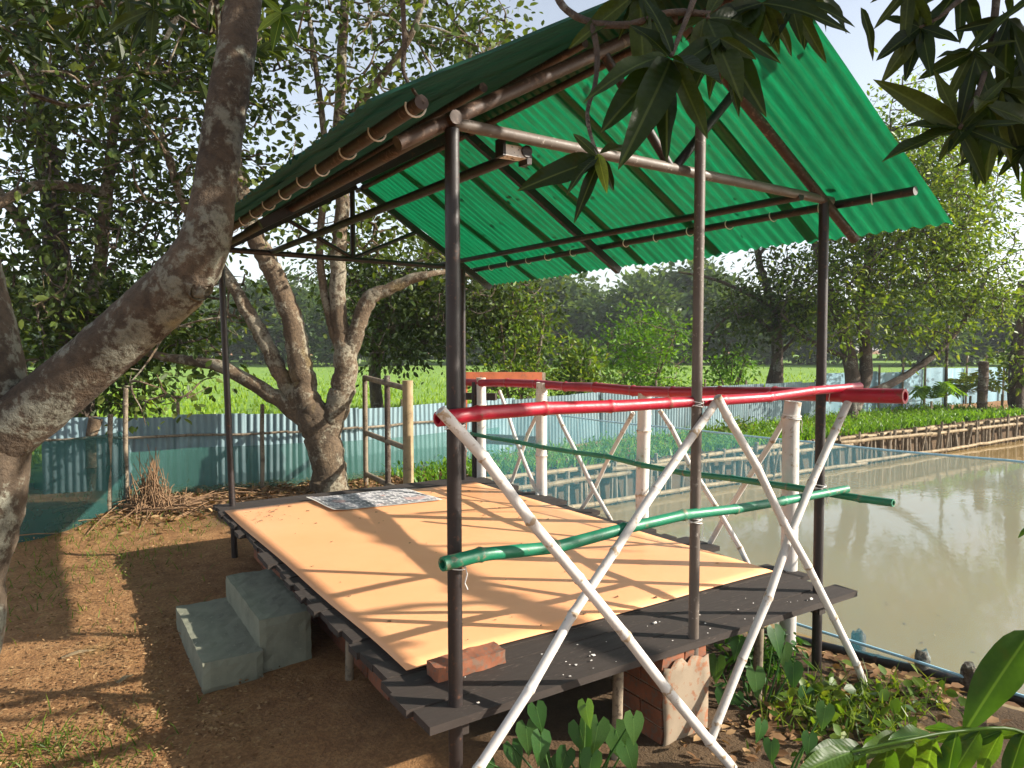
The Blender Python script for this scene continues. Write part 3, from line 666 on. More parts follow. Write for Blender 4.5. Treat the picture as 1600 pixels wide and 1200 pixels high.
bar(P(724, 684, 7.3), P(846, 690, 7.5), .05, .10, "lower_rail", 'tarred')

# ------------------------------------------------------------------ pond edges
rw = thing("bank_retaining_wall", "row of bamboo stakes and poles holding the far bank of the pond", "retaining wall")
sm = []
for q in range(4):
    mb = MB(); h_ = rng.uniform(.9, 1.02); mb.tube(np.array([(0, 0, 0), (.01, 0, h_*.5), (0, .01, h_)]), [.030, .028, .026], 7, True, .06); sm.append(mb.mesh("stake", M['greybamboo']))
for i, x in enumerate(np.arange(2.45, 24, .185)):
    if i > 110: break
    o = mk("stake", sm[i % 4], rw); o.location = (x+rng.uniform(-.05, .05), 5.50+rng.uniform(-.03, .03), -.97+rng.uniform(-.05, .07)); o.rotation_euler = (rng.normal(0, .06), rng.normal(0, .05), rng.uniform(0, 6)); s = rng.uniform(.75, 1.35); o.scale = (s, s, 1)
for z, y_ in ((-.49, 5.44), (-.14, 5.45), (-.05, 5.56)):
    x = 2.4
    while x < 23:
        l = rng.uniform(2.6, 4.2); j1, j2 = rng.normal(0, .025, 2); bamboo("pole", [(x, y_+rng.uniform(-.02, .02), z+j1), (x+l, y_+rng.uniform(-.02, .02), z+j2)], .032, M['bamboo'], rw, nodes=.4, sides=7); x += l-.35
ne = thing("shore_stake_fence", "dark bamboo rail pinned by thick stakes along the near shore below the blue net", "fence")
bamboo("rail", [P(1180, 985, 5.2), P(1300, 1012, 4.65), P(1450, 1052, 4.2), P(1600, 1098, 3.85), P(1720, 1140, 3.5)], .033, M['black_pipe'], ne, nodes=.4)
for a, tp in (((1340, 985), 4.6), ((1440, 1018), 4.22), ((1513, 1040), 4.02), ((1640, 1060), 3.7)):
    q = P(a[0], a[1], tp); mb = MB(); hz_ = np.array([-1.2, -.6, -.2, 0.0])*1.0
    mb.tube(np.array([(q[0]+.05, q[1]+.02, -1.2), (q[0]+.03, q[1]+.01, (q[2]-1.2)/2), (q[0]+.01, q[1], q[2]-.03), (q[0], q[1], q[2])]), [.046, .044, .042, .030], 10, True, .10); mb.v[-1][-10:, 2] += rng.normal(0, .014, 10); mb.build("stake", M['bark_dark'], ne, True)
bamboo("lower_pole", [P(1330, 1075, 4.2), P(1420, 1110, 3.9), P(1500, 1135, 3.75)], .035, M['bamboo'], ne, nodes=.4)

# ------------------------------------------------------------------ trees
# near left
t1 = thing("leaning_tree", "thick lichen spotted trunk at the left edge with one limb bending up across the roof", "tree")
b1 = M['bark_near']
limb(t1, "trunk", [(-150, 1330, 2.9, .19), (-112, 1120, 2.9, .170), (-70, 1000, 2.9, .166), (-64, 900, 2.9, .160), (-38, 800, 2.9, .165), (-30, 690, 2.9, .175), (-34, 600, 2.9, .172), (-52, 480, 2.95, .155), (-80, 360, 3, .14), (-150, 150, 3.1, .12), (-190, -60, 3.1, .10)], b1, 8, 24, .008, .006)
s1 = limb(t1, "limb", [(-30, 700, 2.9, .13), (60, 636, 2.88, .118), (150, 560, 2.85, .112), (228, 492, 2.8, .110), (288, 434, 2.76, .108), (322, 372, 2.74, .092), (336, 290, 2.74, .078), (349, 200, 2.74, .076), (366, 100, 2.74, .072), (381, 0, 2.76, .067), (402, -160, 2.8, .07), (430, -330, 2.9, .05)], b1, 8, 24, .008, .006)
limb(t1, "knot", [(285, 425, 2.74, .085), (306, 444, 2.72, .066), (314, 452, 2.71, .045), (319, 457, 2.71, .02)], b1, 5, 12, .06)
sk = np.vstack([s1[-18:], [P(-190, -60, 3.1)], [P(430, -330, 2.9)]])
foliage(t1, [(P(120, -150, 3.2), (1.0, .8, .5), 30, 22, .16), (P(40, 60, 3.6), (.6, .5, .35), 10, 16, .14), (P(300, -60, 3.0), (.5, .5, .3), 10, 14, .13)], .12, 'mango', sk, .62, .5, 150, b1)
# forked tree in the middle
t2 = thing("forked_tree", "pale barked forked tree standing behind the platform in front of the tin fence", "tree"); b2 = M['bark_mid']; D = 8.2
def dd(rows, d0=D, k=.88): return [(a, b_, d0+(e[1] if len(e) > 1 else 0), e[0]*k) for a, b_, *e in rows]
S = [limb(t2, "trunk", dd([(516, 800, .32), (515, 770, .26), (514, 738, .225), (507, 695, .225), (496, 660, .225), (488, 640, .18)]), b2, 6, 16, .04),
     limb(t2, "stem", dd([(492, 670, .21), (478, 620, .175), (468, 560, .155), (456, 500, .14), (438, 450, .13), (418, 405, .13), (392, 350, .11), (372, 280, .10), (358, 150, .08), (368, 0, .06), (372, -160, .04)]), b2, 6, 12, .04),
     limb(t2, "stem", dd([(500, 700, .19), (522, 645, .165), (538, 600, .155), (540, 553, .15), (534, 530, .10)]), b2, 6, 12, .04),
     limb(t2, "branch", dd([(538, 560, .11), (529, 480, .105), (528, 400, .10), (535, 320, .09), (530, 200, .078), (536, 50, .06), (545, -100, .04)]), b2, 6, 10, .04),
     limb(t2, "branch", dd([(544, 560, .11), (562, 502, .105), (578, 466, .10), (605, 453, .08), (640, 437, .07), (668, 430, .055)]), b2, 6, 10, .05),
     limb(t2, "branch", dd([(534, 558, .07), (516, 502, .06), (504, 440, .055), (500, 380, .05), (508, 240, .045), (490, 80, .035), (470, -60, .02)]), b2, 6, 8, .04),
     limb(t2, "branch", dd([(482, 660, .12), (432, 622, .105), (382, 592, .09), (340, 571, .08), (270, 560, .06, .2), (200, 546, .045, .4), (120, 548, .03, .5)]), b2, 6, 10, .05),
     limb(t2, "branch", dd([(472, 645, .12), (442, 590, .11), (412, 532, .10), (384, 482, .09), (360, 440, .075), (320, 380, .06), (280, 300, .05), (250, 200, .035)]), b2, 6, 10, .05),
     limb(t2, "branch", dd([(530, 210, .06), (580, 140, .05, -.3), (640, 60, .04, -.6), (680, -60, .025, -.8)]), b2, 5, 7, .04),
     limb(t2, "branch", dd([(535, 300, .05), (600, 230, .045, .4), (690, 130, .035, .6), (790, 60, .02, .9)]), b2, 5, 7, .04),
     limb(t2, "branch", dd([(640, 437, .05), (700, 425, .035, .3), (780, 440, .02, .8)]), b2, 5, 7, .04)]
sk = np.vstack(S[1:]); sk = sk[sk[:, 2] > 2.4]
foliage(t2, [(P(420, 60, 8.0), (1.3, 1.2, 1.3), 82, 24, .22), (P(250, 120, 8.1), (1.5, 1.2, 1.5), 120, 26, .23), (P(610, 110, 8.2), (1.5, 1.3, 1.2), 46, 20, .22), (P(740, 40, 8.6), (1.2, 1.1, .9), 46, 20, .25),
            (P(420, 300, 8.4), (.9, 1.0, .6), 42, 20, .22), (P(560, -60, 8.2), (2.6, 1.4, .8), 56, 20, .23), (P(330, 480, 8.4), (.8, .6, .5), 16, 14, .2), (P(600, 370, 8.6), (.9, .7, .45), 28, 18, .22), (P(250, 620, 8.0), (.7, .4, .35), 10, 9, .18)],
        .105, 'jack', sk, 1.05, .25, 300, b2)
# dense tree far left
t3 = thing("dense_left_tree", "dense dark leaved tree filling the upper left behind the leaning limb", "tree")
S = [limb(t3, "trunk", [(130, 770, 8.9, .20), (128, 660, 8.9, .18), (115, 560, 8.9, .17), (95, 450, 8.9, .15), (80, 300, 8.9, .13), (60, 100, 8.9, .09), (50, -100, 8.9, .05)], M['bark_dark'], 6, 10, .05),
     limb(t3, "branch", [(110, 540, 8.9, .09), (150, 440, 8.7, .08), (165, 310, 8.5, .07), (180, 180, 8.4, .05), (200, 60, 8.3, .03)], M['bark_mid'], 6, 8, .05),
     limb(t3, "branch", [(100, 460, 8.9, .08), (20, 330, 8.6, .06), (-60, 220, 8.3, .04)], M['bark_mid'], 6, 8, .05),
     limb(t3, "branch", [(165, 300, 8.5, .06), (60, 290, 8.0, .06), (-20, 330, 7.6, .05)], M['bark_mid'], 6, 8, .05)]
foliage(t3, [(P(70, 130, 8.6), (1.4, 1.3, 1.6), 140, 30, .24), (P(170, 330, 8.8), (1.2, 1.2, 1.0), 86, 28, .24), (P(60, 480, 8.7), (1.2, 1.0, .8), 100, 30, .24), (P(250, 520, 9.2), (1.1, .9, .5), 70, 26, .25), (P(150, 10, 8.2), (1.8, 1.4, 1.0), 76, 28, .24), (P(150, 610, 9.0), (.8, .6, .4), 36, 24, .22)], .115, 'jack', np.vstack(S), .85, .4, 300, M['bark_dark'])
# low spreading tree behind the barrier
t4 = thing("spreading_tree", "low dark tree drooping over the field edge behind the wooden barrier", "tree")
S = [limb(t4, "trunk", [(590, 640, 13, .12), (585, 560, 13, .11), (600, 480, 13, .09), (640, 420, 13, .07), (690, 380, 13, .05)], M['bark_dark'], 5, 8), limb(t4, "branch", [(590, 520, 13, .07), (680, 500, 12.6, .06), (760, 480, 12.4, .04), (850, 470, 12, .02)], M['bark_mid'], 5, 7), limb(t4, "branch", [(590, 500, 13, .06), (560, 440, 13, .05), (520, 400, 13, .03)], M['bark_mid'], 5, 7)]
foliage(t4, [(P(640, 480, 12.8), (1.5, 1.2, .75), 120, 26, .28), (P(760, 475, 12.4), (1.3, 1.1, .75), 110, 26, .28), (P(560, 430, 13), (1.1, 1, .6), 60, 22, .28), (P(700, 400, 13), (1.4, 1.2, .6), 60, 22, .28), (P(640, 545, 12.6), (1.2, .8, .25), 40, 20, .25)], .115, 'dull', np.vstack(S), .9, .5, 0, M['bark_dark'])
# bushes behind the fence
def bush(name, label, cx, top, bot, d, wpx, kind, nc, nl, ln, wid=.8, stems=5, droop=.2):
    t = thing(name, label, "bush"); base = fpt(cx, d); hgt = (P(cx, top, d)-P(cx, bot, d))[2]; r = wpx/2/FPX*d; zc = P(cx, (top+bot)/2, d)[2]; S = []
    for i in range(stems):
        a = rng.uniform(0, 6.28); e = np.array([base[0]+r*.6*math.cos(a), base[1]+r*.6*math.sin(a), zc+hgt*.25]); ps = spline([base+rng.normal(0, .05, 3)*[1, 1, 0], (base+e)/2+rng.normal(0, .06, 3), e], 4); mb = MB(); mb.tube(ps, np.linspace(.035, .012, len(ps)), 6, False); mb.build("stem", M['bark_mid'], t, True); S.append(ps)
    c = np.array([base[0], base[1], zc])
    foliage(t, [(c, (r, r*.8, hgt*.5), nc, nl, r*.22), (c+np.array([0, 0, hgt*.2]), (r*.6, r*.6, hgt*.4), nc//3, nl, r*.2), (c-np.array([0, 0, hgt*.25]), (r*1.05, r*.8, hgt*.3), nc//3, nl, r*.2)], ln, kind, np.vstack(S), wid, droop, 0, M['bark_mid'], None, .008)
    return t
bush("leafy_bush", "broad leaved green bush behind the tin fence left of the white rail posts", 805, 455, 640, 12.2, 150, 'bush', 80, 24, .10)
bush("leafy_bush", "bright fresh green bush with small leaves behind the middle of the red rail", 1005, 480, 640, 14.6, 170, 'fresh', 90, 26, .105, .7)
bush("leafy_bush", "dark low bush between the two taller bushes behind the red rail", 905, 535, 640, 13.2, 110, 'bush', 50, 22, .12)
bush("leafy_bush", "small bush on the far bank right of the grey centre post", 1140, 655, 720, 13.2, 90, 'bush', 24, 18, .09)
bush("leafy_bush", "pale bush at the field edge under the bare branched tree", 1140, 545, 615, 19, 90, 'fresh', 24, 18, .14)
# right trees on the far bank
t5 = thing("bank_tree", "broad sunlit tree with two dark stems on the far bank at the right", "tree"); bk = M['bark_dark']; D = 16.2
S = [limb(t5, "trunk", dd([(1318, 700, .22), (1326, 655, .20), (1332, 610, .19), (1328, 560, .17), (1312, 500, .14), (1290, 440, .11), (1270, 370, .08)], D), bk, 5, 10, .05),
     limb(t5, "stem", dd([(1335, 640, .17), (1352, 590, .16), (1352, 540, .15), (1345, 480, .13), (1360, 400, .11), (1385, 300, .09), (1395, 200, .05)], D), bk, 5, 10, .05),
     limb(t5, "branch", dd([(1362, 612, .10), (1395, 598, .10), (1440, 570, .09), (1480, 535, .08), (1520, 480, .07), (1545, 420, .05)], D), bk, 5, 8, .06),
     limb(t5, "branch", dd([(1325, 560, .07), (1290, 545, .06), (1255, 525, .05), (1220, 490, .03)], D), bk, 5, 7, .05),
     limb(t5, "branch", dd([(1355, 420, .07), (1420, 370, .06), (1480, 330, .04)], D), bk, 5, 7, .05)]
foliage(t5, [(P(1390, 190, 16), (1.3, 1.3, 1.0), 46, 30, .34), (P(1330, 330, 16), (1.5, 1.4, 1.3), 66, 30, .36), (P(1450, 290, 16.2), (1.5, 1.4, 1.2), 80, 30, .36), (P(1500, 400, 16.2), (1.3, 1.3, 1.2), 84, 30, .36), (P(1380, 440, 15.8), (1.6, 1.3, .9), 80, 28, .34), (P(1290, 440, 16), (1.2, 1.2, .8), 56, 28, .34), (P(1540, 470, 16), (.9, .9, .7), 50, 28, .3), (P(1310, 510, 15.6), (1.0, .8, .5), 30, 24, .3), (P(1430, 520, 15.9), (.9, .8, .35), 26, 22, .28), (P(1420, 330, 16.0), (2.2, 1.8, 1.9), 330, 32, .32)], .13, 'bank', np.vstack(S), .75, .35, 0, bk)
t6 = thing("bare_branched_tree", "dark tree with sparse bare branches behind the right roof post", "tree"); D = 17.5
S = [limb(t6, "trunk", dd([(1218, 660, .20), (1215, 600, .17), (1214, 540, .16), (1208, 480, .13), (1192, 430, .10), (1180, 380, .07), (1172, 320, .05)], D), bk, 5, 9, .05), limb(t6, "branch", dd([(1205, 480, .06), (1160, 455, .055), (1110, 435, .045), (1060, 425, .03)], D), bk, 5, 7, .05),
     limb(t6, "branch", dd([(1200, 600, .07), (1212, 560, .06), (1240, 530, .05), (1262, 480, .04)], D), bk, 5, 7, .05), limb(t6, "branch", dd([(1210, 520, .06), (1165, 490, .05), (1125, 505, .04), (1090, 560, .03)], D), bk, 5, 7, .05), limb(t6, "branch", dd([(1185, 400, .05), (1215, 360, .04), (1240, 330, .03)], D), bk, 5, 7, .05)]
foliage(t6, [(P(1180, 490, D), (1.3, 1.2, .7), 46, 22, .33), (P(1240, 470, D), (1.0, 1, .9), 46, 24, .33), (P(1230, 410, D), (.9, .9, .7), 26, 20, .3), (P(1120, 540, D), (.8, .7, .5), 16, 16, .28), (P(1200, 470, 17.5), (1.3, 1.2, .8), 40, 24, .3)], .14, 'dull', np.vstack(S), .8, .4, 0, bk)
t7 = thing("slim_bank_tree", "slim dark trunk at the right edge beside the blue fence", "tree")
S = [limb(t7, "trunk", [(1592, 660, 18, .22), (1590, 600, 18, .21), (1592, 540, 18, .19), (1600, 440, 18, .12)], bk, 4, 8)]
foliage(t7, [(P(1590, 560, 18), (.7, .7, .6), 22, 18, .3), (P(1640, 470, 18), (1.3, 1.2, .9), 46, 22, .35)], .17, 'bank', np.vstack(S), .8, .4, 0, bk)
# small palms by the blue fence
def palm(label, px, base_py, d, ln, nf, kind='fresh'):
    t = thing("young_palm", label, "palm", None); b_ = P(px, base_py, d); b_[2] = 0.0
    pipe("stem", b_-np.array([0, 0, .1]), b_+np.array([0, 0, ln*.55]), .03, M['bamboo'], 6, t)
    for i in range(nf):
        a = rng.uniform(0, 6.28); up = rng.uniform(.5, 1.1); p0 = b_+np.array([0, 0, ln*.5]); e = p0+ln*np.array([math.cos(a)*.55, math.sin(a)*.55, up*.8]); tip = e+ln*np.array([math.cos(a)*.5, math.sin(a)*.5, -.25]); ps = spline([p0, e*.6+p0*.4, e, tip], 5); mb = MB(); n = len(ps)
        dv = np.gradient(ps, axis=0); dv /= np.linalg.norm(dv, axis=1)[:, None]; sv = np.cross(dv, [0, 0, 1]); sv /= np.linalg.norm(sv, axis=1)[:, None]+1e-9
        pos = np.repeat(ps[2:], 2, 0); sd_ = np.tile([1, -1], n-2)[:, None]*np.repeat(sv[2:], 2, 0); dr = sd_+np.repeat(dv[2:], 2, 0)*.8+np.array([0, 0, -.35]); V_, F_ = leaf_arrays(pos, dr, np.tile([0, 0, 1.0], (len(pos), 1)), np.full(len(pos), ln*.42), .45)
        o = mk("frond", quadmesh("frond", V_, F_, rng.uniform(.3, 1, len(F_)), M['leaf_'+kind]), t)
palm("small yellow green palm in front of the blue fence", 1455, 640, 17.3, .6, 7); palm("small arching palm beside the slim stake by the blue fence", 1515, 655, 18.4, .7, 6, 'bank'); palm("banana like plant at the right end of the blue fence", 1565, 650, 18.2, .8, 6, 'bank')
for px, lab in ((1478, "thin tall stake left of the arching palm"), (1536, "short thick stump before the blue fence at right")):
    a = fpt(px, 17.6); o = bamboo("thin_stake", [a, a+np.array([0, 0, 2.3 if px < 1500 else 1.3])], .04 if px < 1500 else .12, M['bark_dark'], None, hollow=False, sides=8); tag(o, lab, "stake")
# far tree line
protos = []
for k in range(5):
    nl = 2600; c = rng.normal(size=(46, 3)); c /= np.linalg.norm(c, axis=1)[:, None]; c = c*np.array([3.0, 2.4, 2.9])*(rng.random(46)[:, None]**.4)+np.array([0, 0, 3.5]); j = rng.integers(0, 46, nl*2); off = rng.normal(size=(nl*2, 3))*.62; pos = c[j]+off; pos[:, 2] = np.maximum(pos[:, 2], .3)
    dr = off+rng.normal(size=(nl*2, 3))*.5; up = rng.normal(size=(nl*2, 3))*.5+np.array([0, 0, 1.0]); V_, F_ = leaf_arrays(pos, dr, up, rng.uniform(.25, .6, nl*2), 1.1)
    cr = quadmesh("crown", V_, F_, np.repeat(np.clip(rng.normal(.45, .25, nl*2), 0, 1), 2), M['leaf_far']); tb = MB(); tb.tube(spline([(0, 0, -.2), (.1, 0, 2), (-.1, .1, 4.5)], 4), np.linspace(.28, .1, 9), 7); protos.append((cr, tb.mesh("trunk", M['bark_dark'], True)))
for i in range(34):
    lat = -52+i*3.6+rng.uniform(-1.2, 1.2); dep = 60+rng.uniform(-4, 10)-abs(lat)*.05; s = rng.uniform(.75, 1.2)
    if 2 < lat < 16: s *= 1.12
    if lat > 24: s *= .8
    t = thing("far_tree", "hazy green tree in the far tree line beyond the rice field", "tree", "far tree line beyond the field"); p = LD(lat, dep); t.location = p; t.rotation_euler = (0, 0, rng.uniform(0, 6.28)); t.scale = (s*1.15, s*1.15, s)
    cr, tr = protos[i % 5]; o = mk("crown", cr, t); o["kind"] = "stuff"; mk("trunk", tr, t)
# second belt right behind to close gaps
for i in range(20):
    lat = -60+i*6.4+rng.uniform(-2, 2); t = thing("far_tree", "hazy green tree in the far tree line beyond the rice field", "tree", "far tree line beyond the field"); t.location = LD(lat, 84+rng.uniform(-5, 5)); t.rotation_euler = (0, 0, rng.uniform(0, 6)); s = rng.uniform(1.2, 1.6)*(.8 if lat > 25 else 1); t.scale = (s*1.3, s*1.3, s)
    cr, tr = protos[(i+2) % 5]; o = mk("crown", cr, t); o["kind"] = "stuff"; mk("trunk", tr, t)

# ------------------------------------------------------------------ near mango foliage
def mango_leaf_mesh(seed, wid=.13, curl=.18, wave=.02, m=None):
    r = np.random.default_rng(seed); n = 12; ts = np.linspace(0, 1, n); w = wid*np.sin(np.pi*ts**.82)**.75*(1-.15*ts); w[0] = .006; w[-1] = .002
    zc = -curl*ts**2; V = []
    ph = r.uniform(0, 6, 2)
    for i, t in enumerate(ts):
        V += [(t, w[i], zc[i]+w[i]*.35+wave*math.sin(13*t+ph[0])*w[i]/wid), (t, w[i]*.5, zc[i]+w[i]*.12), (t, 0, zc[i]-.004), (t, -w[i]*.5, zc[i]+w[i]*.12), (t, -w[i], zc[i]+w[i]*.35+wave*math.sin(12*t+ph[1])*w[i]/wid)]
    F = [(i*5+a, i*5+a+1, i*5+6+a, i*5+5+a) for i in range(n-1) for a in range(4)]
    mb = MB(); mb.add(V, F); return mb.mesh("leaf", m or M['leafo_mango'], True)
ML = [mango_leaf_mesh(k, [.10, .125, .155][k % 3], .05+.30*(k % 4)/3, .03) for k in range(8)]
MLY = [mango_leaf_mesh(9, .15, .2, m=M['leafo_bush'])]
tm = thing("mango_tree", "mango tree whose long dark leaves hang into the top and upper right of the view", "tree")
def mleaf(root, a, b_, up=None, meshes=None, stretch=1.0):
    a, b_ = np.array(a), np.array(b_); u = np.array([0, 0, 1.0])+rng.normal(0, .35, 3) if up is None else np.array(up)
    # leaf faces partly to the viewer so that its blade shows
    if up is None: u = u*.6+(CAM-a)/np.linalg.norm(CAM-a)*.9
    o = mk("leaf", (meshes or ML)[rng.integers(len(meshes or ML))], root); d = b_-a; place(o, a, d, u, np.linalg.norm(d)); return o
def twig(root, rows, r0, r1, name="twig", m=None):
    pts = spline([P(*q) for q in rows], 6); mb = MB(); mb.tube(pts, np.linspace(r0, r1, len(pts)), 8, True, .04); mb.build(name, m or M['bark_dark'], root, True); return pts
# trunk stands outside the frame to the right of the photographer
tb = np.array([1.9, -4.3, 0.0])
mb = MB(); mb.tube(spline([tb-[0, 0, .2], tb+[-.05, .1, 1.2], tb+[-.1, .2, 2.3], tb+[-.35, .5, 3.2]], 6), np.linspace(.2, .13, 19), 14, True, .03); mb.build("trunk", b1, tm, True)
top = tb+np.array([-.1, .2, 2.3])
def bough(end, via, r0=.06, r1=.015):
    pts = spline([top, via, end], 10); mb = MB(); mb.tube(pts, np.linspace(r0, r1, len(pts)), 10, True, .03); mb.build("bough", b1, tm, True)
h1, h2, h3, h4 = P(1105, -60, 1.45), P(905, -60, 1.5), P(1560, -40, 1.7), P(1680, 150, 1.7)
bough(h1, np.array([.9, -2.9, 3.0])); bough(h3, np.array([1.3, -3.1, 3.0])); bough(h4, np.array([1.4, -3.2, 2.6])); 
twig(tm, [(1105, -60, 1.45), (1020, -90, 1.45), (905, -60, 1.48)], .010, .008, "bough")
twig(tm, [(860, -40, 1.48), (880, 10, 1.45), (925, 35, 1.42), (985, 38, 1.38), (1045, 20, 1.36), (1110, 22, 1.36)], .008, .006)
twig(tm, [(925, 35, 1.42), (933, 85, 1.4), (930, 130, 1.38), (918, 175, 1.36), (924, 215, 1.35), (937, 248, 1.34)], .006, .003)
twig(tm, [(1105, -60, 1.45), (1080, 10, 1.35), (1049, 88, 1.28)], .007, .004); twig(tm, [(1105, -60, 1.45), (1112, -10, 1.4), (1106, 30, 1.35)], .007, .004)
twig(tm, [(625, -60, 1.9), (632, 60, 1.95), (630, 110, 1.97), (645, 140, 1.97), (662, 163, 1.98)], .008, .004)
twig(tm, [(1105, -60, 1.45), (1180, -40, 1.45), (1238, 2, 1.45)], .008, .004)
D1 = 1.28
for a, b_ in (((1045, 92, D1), (945, 187, 1.2)), ((1044, 95, D1), (1038, 248, 1.2)), ((1052, 95, D1), (1106, 214, 1.24)), ((1046, 90, D1), (990, 20, 1.3)), ((1050, 85, D1), (1012, -35, 1.3)), ((1042, 88, D1), (935, 95, 1.15)), ((1050, 90, D1), (1130, 120, 1.1)), ((1048, 92, D1), (1010, 190, 1.1)),
              ((1106, 30, 1.35), (1198, 178, 1.28)), ((1106, 32, 1.35), (1162, 150, 1.22)), ((1106, 30, 1.35), (1222, 82, 1.3)), ((1106, 28, 1.35), (1215, 20, 1.4)), ((1104, 28, 1.35), (1150, -50, 1.4)), ((1100, 30, 1.35), (1080, 130, 1.3)), ((1108, 32, 1.35), (1190, 130, 1.42)), ((1104, 30, 1.35), (1020, 60, 1.4)),
              ((937, 248, 1.34), (812, 288, 1.3)), ((935, 245, 1.34), (888, 268, 1.25)), ((938, 248, 1.34), (898, 334, 1.3)), ((937, 240, 1.34), (1006, 208, 1.38)), ((936, 246, 1.34), (893, 205, 1.36)), ((938, 246, 1.34), (962, 298, 1.36)),
              ((1238, 2, 1.45), (1342, 14, 1.4)), ((1238, 4, 1.45), (1292, 98, 1.45)), ((1236, 2, 1.45), (1205, 70, 1.42)), ((1236, 2, 1.45), (1250, 60, 1.4)), ((1238, -2, 1.45), (1300, -40, 1.4)), ((1230, 0, 1.45), (1150, 60, 1.5))):
    mleaf(tm, P(*a), P(*b_))
mleaf(tm, P(934, 240, 1.33), P(948, 294, 1.3), None, MLY)
def hub(root, px, py, d, n, ln, spread=1.0, gx=0, gy=.75, meshes=None):
    for i in range(n):
        a = 6.283*i/n+rng.uniform(-.35, .35); l = ln*rng.uniform(.45, 1.2); v = RT*(math.cos(a)*spread+gx)+UP*(math.sin(a)*spread-gy)+FW*rng.uniform(-.6, .4); v /= np.linalg.norm(v); p = P(px, py, d); mleaf(root, p, p+v*l, None, meshes)
twig(tm, [(1560, -40, 1.7), (1500, 0, 1.65), (1470, 25, 1.62), (1437, 43, 1.6)], .008, .003); twig(tm, [(1560, -40, 1.7), (1550, 60, 1.65), (1530, 140, 1.6), (1500, 200, 1.55)], .010, .004); twig(tm, [(1680, 150, 1.7), (1600, 150, 1.68), (1560, 140, 1.65)], .01, .005); twig(tm, [(1680, 150, 1.7), (1620, 190, 1.7), (1585, 200, 1.7)], .008, .004)
for a, b_ in (((1437, 43, 1.6), (1371, 90, 1.55)), ((1437, 45, 1.6), (1379, 127, 1.58)), ((1438, 45, 1.6), (1414, 122, 1.6)), ((1436, 42, 1.6), (1380, 16, 1.62)), ((1438, 42, 1.6), (1446, -20, 1.6)), ((1440, 42, 1.6), (1470, 10, 1.6)), ((1440, 46, 1.6), (1455, 110, 1.55)), ((1345, 12, 1.5), (1376, 84, 1.5)), ((1440, 44, 1.6), (1500, 60, 1.55)),
              ((1495, 198, 1.55), (1390, 128, 1.5)), ((1495, 200, 1.55), (1420, 186, 1.52)), ((1492, 203, 1.55), (1383, 232, 1.5)), ((1496, 204, 1.55), (1466, 252, 1.55)), ((1500, 205, 1.55), (1545, 280, 1.52)), ((1505, 200, 1.55), (1590, 232, 1.5)), ((1503, 195, 1.55), (1580, 110, 1.5)), ((1500, 193, 1.55), (1520, 90, 1.5)), ((1498, 193, 1.55), (1460, 105, 1.6)), ((1500, 204, 1.55), (1520, 262, 1.6)), ((1505, 202, 1.55), (1600, 180, 1.5))):
    mleaf(tm, P(*a), P(*b_))
hub(tm, 1520, 80, 1.62, 8, .17); hub(tm, 1560, 138, 1.65, 8, .19); hub(tm, 1575, 30, 1.62, 8, .18); hub(tm, 1590, 90, 1.75, 7, .18); hub(tm, 1585, 200, 1.7, 7, .15); hub(tm, 1640, 60, 1.7, 7, .2); hub(tm, 1500, -20, 1.7, 7, .18); hub(tm, 1620, 240, 1.75, 6, .14, meshes=[mango_leaf_mesh(21, .15, .15, m=M['leafo_fresh'])])
hub(tm, 1190, 5, 1.42, 7, .17, gy=1.1); hub(tm, 1262, -25, 1.5, 7, .17, gy=1.0); hub(tm, 1000, -15, 1.38, 7, .17, gy=1.1); hub(tm, 1540, 165, 1.58, 7, .17, gy=1.0); hub(tm, 1420, -20, 1.6, 6, .14, gy=1.0); hub(tm, 1600, 230, 1.68, 7, .14, gy=.9); hub(tm, 1125, 60, 1.3, 6, .16, gy=1.2)
# upper leaves over the photographer and crown out of frame
foliage(tm, [(tb+np.array([-.2, .3, 4.2]), (1.5, 1.2, .8), 40, 16, .25), (np.array([2.3, -2.95, 3.45]), (1.1, .9, .6), 80, 18, .22), (LD(1.5, 2.35, 3.85), (1.1, 1.0, .32), 62, 18, .2)], .2, 'mango', np.array([tb+[-.35, .5, 3.2]]), .55, .5, 0, b1)  # last two clumps added out of view to shade near leaves and limb
hub(tm, 240, 15, 2.2, 9, .16, gy=.3); hub(tm, 200, -20, 2.3, 7, .16); hub(tm, 440, 20, 2.1, 6, .10, meshes=[mango_leaf_mesh(22, .16, .1, m=M['leafo_bush'])])
# sapling in the lower right corner
sp = thing("foreground_sapling", "big leaved sapling reaching into the lower right corner", "plant")
M['leafo_sap'] = m_leaf('leafo_sap', (.022, .060, .008), (.040, .095, .012), (.075, .14, .02), .5, .4, True)
SPL = [mango_leaf_mesh(30+k, .16, .15, .03, M['leafo_sap']) for k in range(3)]
twig(sp, [(1760, 1400, 1.25), (1690, 1220, 1.25), (1640, 1080, 1.25), (1612, 985, 1.25)], .007, .003, "stem", M['leafo_sap']); twig(sp, [(1690, 1220, 1.25), (1600, 1145, 1.2), (1500, 1142, 1.15), (1400, 1160, 1.1), (1330, 1175, 1.08)], .0035, .002, "stem", M['leafo_sap'])
mleaf(sp, P(1612, 985, 1.25), P(1503, 1138, 1.2), None, SPL); mleaf(sp, P(1625, 1010, 1.25), P(1545, 1075, 1.3), None, SPL); mleaf(sp, P(1615, 820, 1.4), P(1590, 838, 1.4), None, SPL)
twig(sp, [(1612, 985, 1.25), (1625, 900, 1.3), (1615, 820, 1.4)], .003, .002, "stem", M['leafo_sap'])
